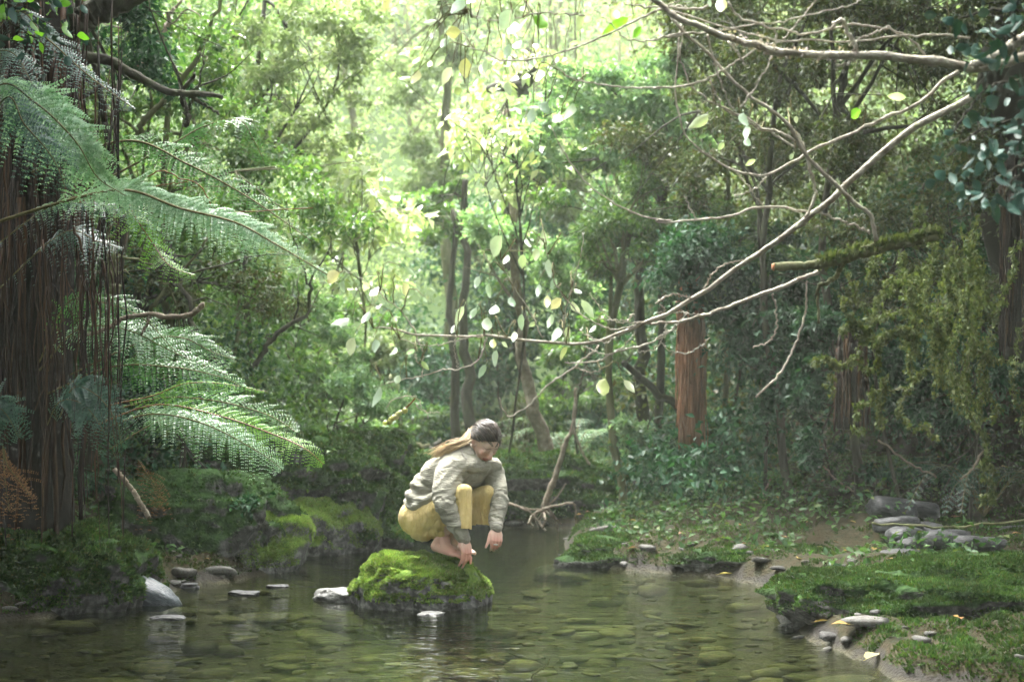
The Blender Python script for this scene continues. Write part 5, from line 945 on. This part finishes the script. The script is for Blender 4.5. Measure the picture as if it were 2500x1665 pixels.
lip = ((np.abs(hl[:, 0]) < .026) & (hl[:, 1] > .075) & (np.abs(hl[:, 2]+.0655) < .0115)).astype(float)[:, None]; col = col*(1-lip*.8)+np.array([.42, .12, .10])*lip*.8
eye = (((np.abs(hl[:, 0])-.030)/.014)**2+((hl[:, 2]+.0065)/.0026)**2 < 1) & (hl[:, 1] > .05); col[eye] = (.20, .12, .09)
brow = (((np.abs(hl[:, 0])-.032)/.023)**2+((hl[:, 2]-.0225-.004*np.sin(np.abs(hl[:, 0])*90))/.0038)**2 < 1) & (hl[:, 1] > .04); col[brow] = (.28, .17, .12)
at_ = me.color_attributes.new('skin', 'FLOAT_COLOR', 'POINT'); at_.data.foreach_set('color', np.hstack([col, np.ones((len(V), 1))]).astype(np.float32).ravel())
sk, N, L = newmat('skin'); out = N.new('ShaderNodeOutputMaterial'); p = N.new('ShaderNodeBsdfPrincipled'); at2 = N.new('ShaderNodeAttribute'); at2.attribute_name = 'skin'; L.new(at2.outputs['Color'], p.inputs['Base Color']); p.inputs['Roughness'].default_value = .5; p.inputs['Subsurface Weight'].default_value = .12; p.inputs['Subsurface Radius'].default_value = (.01, .004, .002); L.new(p.outputs[0], out.inputs[0])
person = link('person', me, sk); tag(person, 'barefoot woman in beige sweatshirt and mustard trousers squatting on the midstream boulder', 'person')
# sweatshirt
s = MB()
lat = nz(shL-shR)
def oval(m, c, up_, w_, d_, h_): ax3 = nz(up_); ax1 = nz(lat-ax3*np.dot(lat, ax3)); ell(m, c, np.stack([ax1, np.cross(ax3, ax1), ax3]), (w_, d_, h_))
oval(s, W(470, 850, .11), waist-pelvis+(.06, 0, 0), .165, .125, .10); oval(s, W(545, 745, .10), midb-waist, .165, .130, .13); oval(s, W(630, 640, .07), upb-midb, .170, .135, .14); oval(s, W(740, 560, .03), neckb-upb, .165, .120, .12)
oval(s, W(850, 575, .05), (0, 0, 1), .13, .07, .10); oval(s, W(900, 640, .13), (0, 0, 1), .12, .05, .10)
chain(s, [W(330, 825, .12), W(400, 850, -.03), W(520, 800, -.09)], [.030, .034, .03]); chain(s, [W(340, 815, .14), W(460, 850, .25)], [.03, .03])
chain(s, [shR, W(655, 640, -.13), W(635, 760, -.18), elR+(-.008, 0, -.004), W(705, 985, -.215), W(770, 1095, -.205), W(797, 1140, -.20)], [.088, .086, .074, .064, .056, .045, .034])
chain(s, [W(990, 555, .12), W(1035, 600, .12), W(1065, 710, .06), W(1085, 820, -.01), W(1070, 930, -.06), W(1062, 1010, -.11), W(1062, 1050, -.14)], [.070, .068, .062, .056, .047, .040, .032])
chain(s, [shR, neckb, W(990, 555, .12)], [.085, .09, .07])
chain(s, [W(800, 470, -.05), W(860, 530, -.10), W(960, 540, -.02)], [.045, .045, .04]); chain(s, [W(800, 460, -.02), W(835, 440, .03)], [.05, .05]); chain(s, [W(1000, 520, .03), W(1040, 520, .08)], [.045, .045])
me = remesh(s, 'sweatshirt', .0072, 6)
V = co_get(me); Nn = no_get(me); disp = np.zeros(len(V))
def folds(path, amp, wl, wid, lo=0, hi=1):
    global disp
    c = spline(path, 40); d = ((V[:, None, :]-c[None])**2).sum(2); i = d.argmin(1); dist = np.sqrt(d.min(1)); Ls = np.concatenate([[0], np.cumsum(np.linalg.norm(np.diff(c, axis=0), axis=1))])
    q = Ls[i]+.045*vnoise(V*14)+.012*vnoise(V*40+3); u = i/39; wgt = np.exp(-(dist/wid)**4)*sm((u-lo)/.1)*sm((hi-u)/.1)
    disp += wgt*amp*(np.sin(q*2*np.pi/wl)+.5*np.sin(q*2*np.pi/wl*1.7+4*vnoise(V*9)))
folds([shR, elR, wrR], .0040, .050, .11, .30, .95); folds([shL, elL, wrL], .0038, .047, .10, .28, .95)
disp *= .75; disp += .006*(.5-np.abs(vnoise(V*np.array([9, 9, 9])+5)))*2+.006*(.4-np.abs(vnoise((V@np.array([[.6, 0, -.8], [0, 1, 0], [.8, 0, .6]]))*np.array([6, 10, 26])+8)))+.004*vnoise((V@np.array([[.8, 0, -.6], [0, 1, 0], [.6, 0, .8]]))*np.array([8, 14, 34]))
wzone = np.exp(-(np.linalg.norm(V-W(440, 810, .05), axis=1)/.14)**4); disp += wzone*.009*np.sin((V[:, 2]*.95+V[:, 0]*.3)*2*np.pi/.06+3*vnoise(V*10))
azone = np.exp(-(np.linalg.norm(V-W(700, 690, -.12), axis=1)/.10)**4); disp += azone*.007*np.sin((V[:, 2]*.6-V[:, 0]*.8)*2*np.pi/.045+3*vnoise(V*12))
co_set(me, V+Nn*disp[:, None])
def cloth(name, c0, c1, rib, ribdir=(1, 0, 0), sc=260):
    m, N, L = newmat(name); out = N.new('ShaderNodeOutputMaterial'); p = N.new('ShaderNodeBsdfPrincipled'); L.new(p.outputs[0], out.inputs[0]); p.inputs['Roughness'].default_value = .9; p.inputs['Sheen Weight'].default_value = .1; p.inputs['Specular IOR Level'].default_value = .2
    tc = N.new('ShaderNodeTexCoord'); no = N.new('ShaderNodeTexNoise'); no.inputs['Scale'].default_value = 14; no.inputs['Detail'].default_value = 6; L.new(tc.outputs['Object'], no.inputs['Vector']); rp = ramp(N, [(.35, c0), (.65, c1)]); L.new(no.outputs[0], rp.inputs[0]); L.new(rp.outputs[0], p.inputs['Base Color'])
    n2 = N.new('ShaderNodeTexNoise'); n2.inputs['Scale'].default_value = sc; L.new(tc.outputs['Object'], n2.inputs['Vector']); bu = N.new('ShaderNodeBump'); bu.inputs['Strength'].default_value = .35; bu.inputs['Distance'].default_value = .003; L.new(n2.outputs[0], bu.inputs['Height']); L.new(bu.outputs[0], p.inputs['Normal'])
    n5 = N.new('ShaderNodeTexNoise'); n5.inputs['Scale'].default_value = 16; n5.inputs['Detail'].default_value = 5; n5.inputs['Distortion'].default_value = 1.2; m5 = N.new('ShaderNodeMapping'); m5.inputs['Scale'].default_value = (.7, .7, 2.2) if not rib else (2.0, 2.0, .5); m5.inputs['Rotation'].default_value = (0, .5, 0); L.new(tc.outputs['Object'], m5.inputs[0]); L.new(m5.outputs[0], n5.inputs['Vector']); b5 = N.new('ShaderNodeBump'); b5.inputs['Strength'].default_value = .9; b5.inputs['Distance'].default_value = .018; L.new(n5.outputs[0], b5.inputs['Height']); L.new(bu.outputs[0], b5.inputs['Normal']); L.new(b5.outputs[0], p.inputs['Normal']); bu = b5
    if rib:
        wv = N.new('ShaderNodeTexWave'); wv.inputs['Scale'].default_value = rib; wv.inputs['Distortion'].default_value = .6; L.new(tc.outputs['Object'], wv.inputs['Vector']); b2 = N.new('ShaderNodeBump'); b2.inputs['Strength'].default_value = .18; b2.inputs['Distance'].default_value = .004; L.new(wv.outputs[0], b2.inputs['Height']); L.new(bu.outputs[0], b2.inputs['Normal']); L.new(b2.outputs[0], p.inputs['Normal'])
    return m
M['sweat'] = cloth('sweatshirt', (.27, .26, .205), (.35, .335, .27), 0); M['trouser'] = cloth('trousers', (.60, .45, .17), (.70, .55, .24), 22); M['rib'] = cloth('rib', (.27, .26, .22), (.33, .31, .27), 0)
link('sweatshirt', me, M['sweat'], person)
m = MB(); a = np.linspace(0, 2*np.pi, 25)[:, None]
def ring(m, c, nrm, r1, r2, w_, h_=1):
    nrm = nz(nrm); u = nz(np.cross(nrm, (0.1, .3, 1))); q = np.cross(nrm, u); c_ = c+np.cos(a)*u*r1+np.sin(a)*q*r2; m.tube(c_, w_, 8, cap=False)
ring(m, W(855, 455, -.05), nz(W(900, 400, -.05)-neckb), .074, .070, .015); ring(m, W(848, 476, -.05), nz(W(900, 400, -.05)-neckb), .084, .078, .015); link('collar', m.mesh('collar'), M['rib'], person)
for wr, el, r in ((wrR, elR, .031), (wrL, elL, .030)):
    m = MB(); d = nz(wr-el); ring(m, wr-d*.010, d, r, r, .008); ring(m, wr-d*.022, d, r+.003, r+.003, .008); link('cuff', m.mesh('cuff'), M['rib'], person)
# trousers
t = MB()
oval(t, W(450, 965, .12), (.15, 0, 1), .165, .12, .13); ell(t, W(430, 1020, .03), np.eye(3), (.085, .10, .105)); ell(t, W(520, 1010, .22), np.eye(3), (.085, .10, .10)); ell(t, W(455, 1080, .03), np.eye(3), (.07, .09, .065))
chain(t, [W(440, 985, .02), W(620, 880, -.09), knR], [.098, .080, .046]); chain(t, [W(540, 985, .22), W(760, 880, .14), knL], [.095, .082, .052])
for x, y, dy, r in ((815, 1050, -.235, .038), (770, 1060, -.19, .040), (700, 1075, -.12, .045), (620, 1070, -.04, .05), (560, 1060, -.01, .055)): chain(t, [knR+(0, 0, -.02), W(x, y, dy)], [.045, r])
for x, y, dy, r in ((950, 1045, .02, .036), (905, 1050, .06, .036), (840, 1050, .10, .04), (760, 1050, .16, .045)): chain(t, [knL+(0, 0, -.02), W(x, y, dy)], [.046, r])
chain(t, [W(600, 990, -.06), W(610, 1065, -.02)], [.07, .055])
me = remesh(t, 'trousers', .0072, 5)
V = co_get(me); Nn = no_get(me)
disp = .004*vnoise(V*np.array([26, 26, 6])+2)+.0016*np.sin((V[:, 0]*.9+V[:, 1]*.5)*2*np.pi/.028+5*vnoise(V*5))*sm((W(0, 860)[2]-V[:, 2])/.1)
co_set(me, V+Nn*disp[:, None])
bmh = bmesh.new(); bmh.from_mesh(me); zc = W(850, 1036, -.05)[2]; cutx = W(640, 0)[0]
kill = [v for v in bmh.verts if v.co.z < zc+.004*math.sin(v.co.x*60) and v.co.x > cutx]; bmesh.ops.delete(bmh, geom=kill, context='VERTS')
kill = [v for v in bmh.verts if v.co.z < W(0, 1150)[2] and v.co.x > W(545, 0)[0]]; bmesh.ops.delete(bmh, geom=kill, context='VERTS'); bmh.to_mesh(me); bmh.free()
link('trousers', me, M['trouser'], person)
# ring and hair tie
m = MB(); ring(m, knkL+nz(knkL-wrL)*.012-.0*lat+np.array([-.004, -.004, -.01]), nz(knkL-wrL), .011, .011, .0022); M['silver'] = rough_mat('silver', [(.6, .6, .58), (.8, .8, .78)], 20, .25); link('finger_ring', m.mesh('finger_ring'), M['silver'], person)
# hair
def hairmat(name, cols, rough=.35): 
    m = leaf_mat(name, cols, .0, rough, .45); return m
M['hair'] = hairmat('hair', [(.012, .009, .007), (.035, .025, .02), (.10, .075, .055), (.02, .015, .012), (.065, .045, .032)]); M['hair_light'] = hairmat('hair_light', [(.42, .30, .15), (.60, .46, .25), (.30, .20, .11), (.66, .54, .32)], .5)
def scalp(az, el, lift=1.0):
    """direction in the head frame -> point on the hair surface; az 0 = front, 90 = her right"""
    d = np.array([math.sin(az)*math.cos(el), math.cos(az)*math.cos(el), math.sin(el)]); return HD(0, -.014, .022)+(d*np.array([.083, .103, .101])*lift)@AX
m = MB(); grid = []; na, ne = 72, 30
for i in range(na):
    az = 2*math.pi*i/na; aa = abs((az+math.pi) % (2*math.pi)-math.pi)
    lo = np.interp(math.degrees(aa), [0, 25, 50, 70, 88, 105, 140, 180], [34, 32, 22, 6, -4, -16, -40, -48])
    grid.append([scalp(az, R(lo+(90-lo)*j/(ne-1)), 1.015+.02*math.sin(az*23+j*.35)+.012*math.sin(az*51)-.03*(j == 0)) for j in range(ne)])
G_ = np.array(grid).reshape(-1, 3); i = np.arange(na)[:, None]; j = np.arange(ne-1)[None]; i2 = (i+1) % na
m.add(G_, np.stack([i*ne+j, i2*ne+j, i2*ne+j+1, i*ne+j+1], -1).reshape(-1, 4)); link('hair', m.mesh('hair'), M['hair'], person)
m = MB(); nape = scalp(R(165), R(-22), 1.08)
for k in range(230):
    az = RNG.uniform(-100, 100); el0 = np.interp(abs(az), [0, 25, 50, 70, 88, 105], [34, 32, 22, 6, -2, -14])
    if k % 3 == 0: az0, e0 = az, el0
    else: az0, e0 = RNG.uniform(-120, 120), RNG.uniform(el0, 85)
    d0 = nz(scalp(R(az0), R(e0))-HD(0, -.014, .022)); d1 = nz(nape-HD(0, -.014, .022)); lift_ = RNG.random(); up_ = nz(hu*(.9 if abs(az0) < 70 else .2)-hf*.4+hr_*np.sign(az0)*.5)
    ts = np.linspace(0, 1, 14); P = []
    for t_ in ts:
        dd = nz(d0*(1-t_)+d1*t_+up_*1.0*t_*(1-t_)); loc = dd@AX.T; P.append(HD(0, -.014, .022)+((loc*np.array([.083, .103, .101]))@AX)*(1.03+.05*lift_))
    m.tube(wob(np.array(P), .003, 1.4, k), .0026, 4)
link('hair_strand', m.mesh('hair_strand'), M['hair'], person)['kind'] = 'stuff'
m = MB(); TP = [nape, W(820, 325, -.06), W(740, 360, -.07), W(675, 385, -.05), W(610, 415, -.04), W(560, 445, -.02)]
for k in range(170):
    sp_ = RNG.normal(size=3)*np.array([1, .8, .7]); st_ = RNG.random()*.12; wd = [.014, .022, .032, .038, .038, .034]
    e = RNG.uniform(.75, 1.06); P = [np.array(TP[i])+sp_*wd[i]*(.55, .55, .5, .5, .5, .6)[i]+np.array([0, 0, .004]) for i in range(6)]; P[-1] = P[-2]+(P[-1]-P[-2])*e*1.2+RNG.normal(size=3)*.006
    m.tube(wob(spline(P, 22), .009, 1.3, k), np.linspace(.0022, .0007, 22), 4)
link('ponytail', m.mesh('ponytail'), M['hair_light'], person)['kind'] = 'stuff'
m = MB()
for k in range(60):
    az = RNG.uniform(75, 150); P = [scalp(R(az), R(RNG.uniform(0, 45)), 1.05), scalp(R(150), R(-5), 1.09), nape+RNG.normal(size=3)*.01, W(800, 345, -.06)+RNG.normal(size=3)*.012]
    m.tube(wob(spline(P, 14), .003, 1.5, k), .0016, 4)
link('hair_lock', m.mesh('hair_lock'), M['hair_light'], person)['kind'] = 'stuff'
# flower-like twig she holds against the boulder: a scrap of dark bark
rock('dark_stone', 'dark bare patch of stone under the right hand of the person', 'stone', tuple(W(850, 1425, -.20)), (.055, .05, .03), mat='rock_bare', k=4, seed=33, rough=.25) if False else None

# ------------------------------------------------------------------ tall trees added out of view, crowns blocking light from both banks
v, f = clump_leaves(np.clip(RNG.normal(size=(40, 3)), -1.3, 1.3)*np.array([1.5, 1.5, .8]), RNG.uniform(.5, 1.0, 40), 14000, .16, hollow=.1)
m = MB(); m.add(v, f); crown_me = m.mesh('crown'); crown_me.materials.append(M['leaf_deep'])
m = MB(); m.tube(wob(spline([(0, 0, 0), (.1, .05, .4), (-.05, 0, .7), (0, 0, 1)], 16), .01, 2, 3), np.linspace(.028, .012, 16), 10); trunk_me = m.mesh('trunk'); trunk_me.materials.append(M['bark_dark'])
SHADE = [(-4.6, -3.0, 5.0, 1.3, 'far behind the viewpoint on the left'), (-4.2, 0.2, 5.2, 1.3, 'behind the viewpoint on the left'), (-4.4, 3.4, 5.4, 1.25, 'left of the viewpoint'), (-5.3, 6.6, 6.4, 1.3, 'at the left edge above the fibrous fern trunk'), (-6.1, 9.8, 7.4, 1.3, 'behind the left fern trunk'), (-7.2, 13.0, 9.2, 1.3, 'up the left slope'),
         (-8.3, -1.5, 5.6, 1.5, 'far left behind the viewpoint'), (-8.2, 3.0, 6.0, 1.5, 'far left of the stream'), (-8.4, 7.4, 6.8, 1.5, 'second row left of the fern trunk'),
         (3.4, 11.0, 7.2, 1.0, 'over the right slope'), (3.5, 13.6, 8.2, 1.1, 'above the rusty red trunk'), (3.2, 6.4, 5.6, .8, 'over the bottom right mound'), (4.6, -3.0, 5.2, 1.3, 'far behind the viewpoint on the right'), (4.3, 0.2, 5.4, 1.3, 'behind the viewpoint on the right'), (4.4, 3.4, 5.6, 1.25, 'right of the viewpoint'), (4.9, 6.6, 6.4, 1.3, 'at the right edge over the cobble pile'), (4.8, 9.6, 7.2, 1.25, 'behind the hanging lichen'), (6.2, 12.8, 9.0, 1.3, 'above the brown fibrous trunk'),
         (8.3, -1.5, 5.6, 1.5, 'far right behind the viewpoint'), (8.2, 3.0, 6.0, 1.5, 'far right of the stream'), (8.6, 7.4, 7.0, 1.5, 'second row right of the cobbles'), (9.0, 11.5, 9.4, 1.5, 'high on the right slope'), (3.9, 8.0, 6.0, .9, 'over the mossy mound'),
         (-1.4, -3.2, 5.2, 1.3, 'over the stream behind the viewpoint'), (1.8, -3.6, 5.4, 1.3, 'over the stream further behind the viewpoint'), (0.2, -7.2, 3.6, 1.7, 'closing the stream downstream'), (-4.8, -7.0, 3.6, 1.7, 'downstream on the left bank'), (5.0, -7.2, 3.6, 1.7, 'downstream on the right bank')]
for k, (x, y, z, s_, where) in enumerate(SHADE):
    g = float(H(x, y)); r = empty('shade_tree', 'tall dark crowned shade tree added '+where, 'tree', (x, y, g), 'tall trees added to shade the banks')
    o = bpy.data.objects.new('crown', crown_me); COL.objects.link(o); o.parent = r; o.location = (0, 0, z-g); o.scale = (s_, s_, s_); o.rotation_euler = (0, 0, k*1.3)
    bx = x+(1.2 if x > 0 else -1.2)*s_
    o = bpy.data.objects.new('trunk', trunk_me); COL.objects.link(o); o.parent = r; o.location = (bx-x, 0, -.3); o.scale = (7, 7, z-g+.5); o.rotation_euler = (0, 0, k)

# ------------------------------------------------------------------ fallen leaves
LIT = [leaf_shape('fallen_leaf', w_, 'litter', i, .1) for i, w_ in enumerate((.4, .55, .7))]
def fallen(p, size, mesh, label, group='fallen leaves on the mossy banks'):
    o = bpy.data.objects.new('fallen_leaf', mesh); COL.objects.link(o); o.location = p; o.scale = (size,)*3; o.rotation_euler = (RNG.uniform(-.25, .25), RNG.uniform(-.25, .25), RNG.uniform(0, 6.3)); tag(o, label, 'leaf', group); return o
LITY = leaf_shape('fallen_leaf', .5, 'litter_yellow', 3, .1)
for (C_, x, y, s_, mt, lb) in [(cJ, 1340, 1455, .13, 'leaf_yellow', 'long yellow leaf afloat at the foot of the right mound'), (cJ, 1500, 1410, .11, 'litter', 'orange brown leaf just above the long yellow one'), (cJ, 1235, 1235, .10, 'litter', 'pinkish dead leaf on the grey gravel of the right mound'), (cJ, 1690, 875, .10, 'leaf_yellow', 'golden leaf on the crest of the right mound'), (cJ, 2200, 1395, .12, 'litter', 'tan leaf alone near the bottom right corner'), (cJ, 400, 905, .09, 'leaf_yellow', 'yellow leaf at the waterline of the right tongue'), (cJ, 1010, 1215, .09, 'litter', 'orange leaf on the stones at the water edge below the mound'),
                         (cJ, 430, 490, .07, 'leaf_yellow', 'yellow leaf on the moss behind the overhanging ledge'), (cJ, 485, 510, .07, 'leaf_pale', 'pale leaf right of the yellow one behind the ledge'), (cJ, 725, 655, .10, 'litter', 'brown leaf on the middle of the right bank'), (cJ, 600, 735, .08, 'litter', 'orange leaf near the middle of the mossy tongue'), (cJ, 1995, 560, .08, 'leaf_yellow', 'cream leaf lying by the cobbles'),
                         (cH, 155, 850, .12, 'leaf_pale', 'pale crumpled leaf on the face of the large left boulder'), (cH, 510, 810, .09, 'leaf_yellow', 'small cream leaf on top of the large left boulder'), (cH, 1100, 420, .10, 'leaf_yellow', 'cream leaf on the bank left of the yellow green boulder'), (cH, 1360, 180, .10, 'leaf_yellow', 'yellow leaf in the ferns of the left bank'), (cH, 1590, 250, .10, 'leaf_yellow', 'yellow brown leaf in the moss above the pale topped boulder'), (cH, 2085, 520, .09, 'litter', 'orange leaf on the round boulder of the left bank'), (cH, 1930, 650, .12, 'litter', 'pink brown leaf stuck between the two mossy boulders')]:
    p = C_.z(x, y, 0); 
    for _ in range(12): p = C_.z(x, y, max(.01, min(1.0, float(H(p[0], p[1])))))
    LMx = LM.get(mt, None); me = LIT[1] if LMx is None else LITY
    o = fallen(tuple(p+(0, -.02, .03)), s_, me, lb)
p, nn = on_ground(900, -4.5, 6, 7, 15, lambda x, y, s: (s > .05) & (s < 3) & (np.abs(x) < .36*y))
for q in p[:210]: fallen(tuple(q+(0, 0, .02)), RNG.uniform(.035, .07), LIT[RNG.integers(3)], 'small dead leaf lying in the moss', 'small dead leaves scattered over the moss')

# haze
m = MB(); x0, x1, y0, y1, z0, z1 = -62, 62, -20, 92, -4, 34
v = [(x0, y0, z0), (x1, y0, z0), (x1, y1, z0), (x0, y1, z0), (x0, y0, z1), (x1, y0, z1), (x1, y1, z1), (x0, y1, z1)]
m.add(v, np.array([(0, 3, 2, 1), (4, 5, 6, 7), (0, 1, 5, 4), (1, 2, 6, 5), (2, 3, 7, 6), (3, 0, 4, 7)]))
hm, N, L = newmat('haze'); out = N.new('ShaderNodeOutputMaterial'); pv = N.new('ShaderNodeVolumePrincipled'); pv.inputs['Density'].default_value = HAZE; pv.inputs['Color'].default_value = (.90, 1.0, .86, 1); L.new(pv.outputs[0], out.inputs['Volume'])
if HAZE: tag(m.build('haze', hm, None, False), 'thin pale mist filling the gorge', 'haze', kind='stuff')
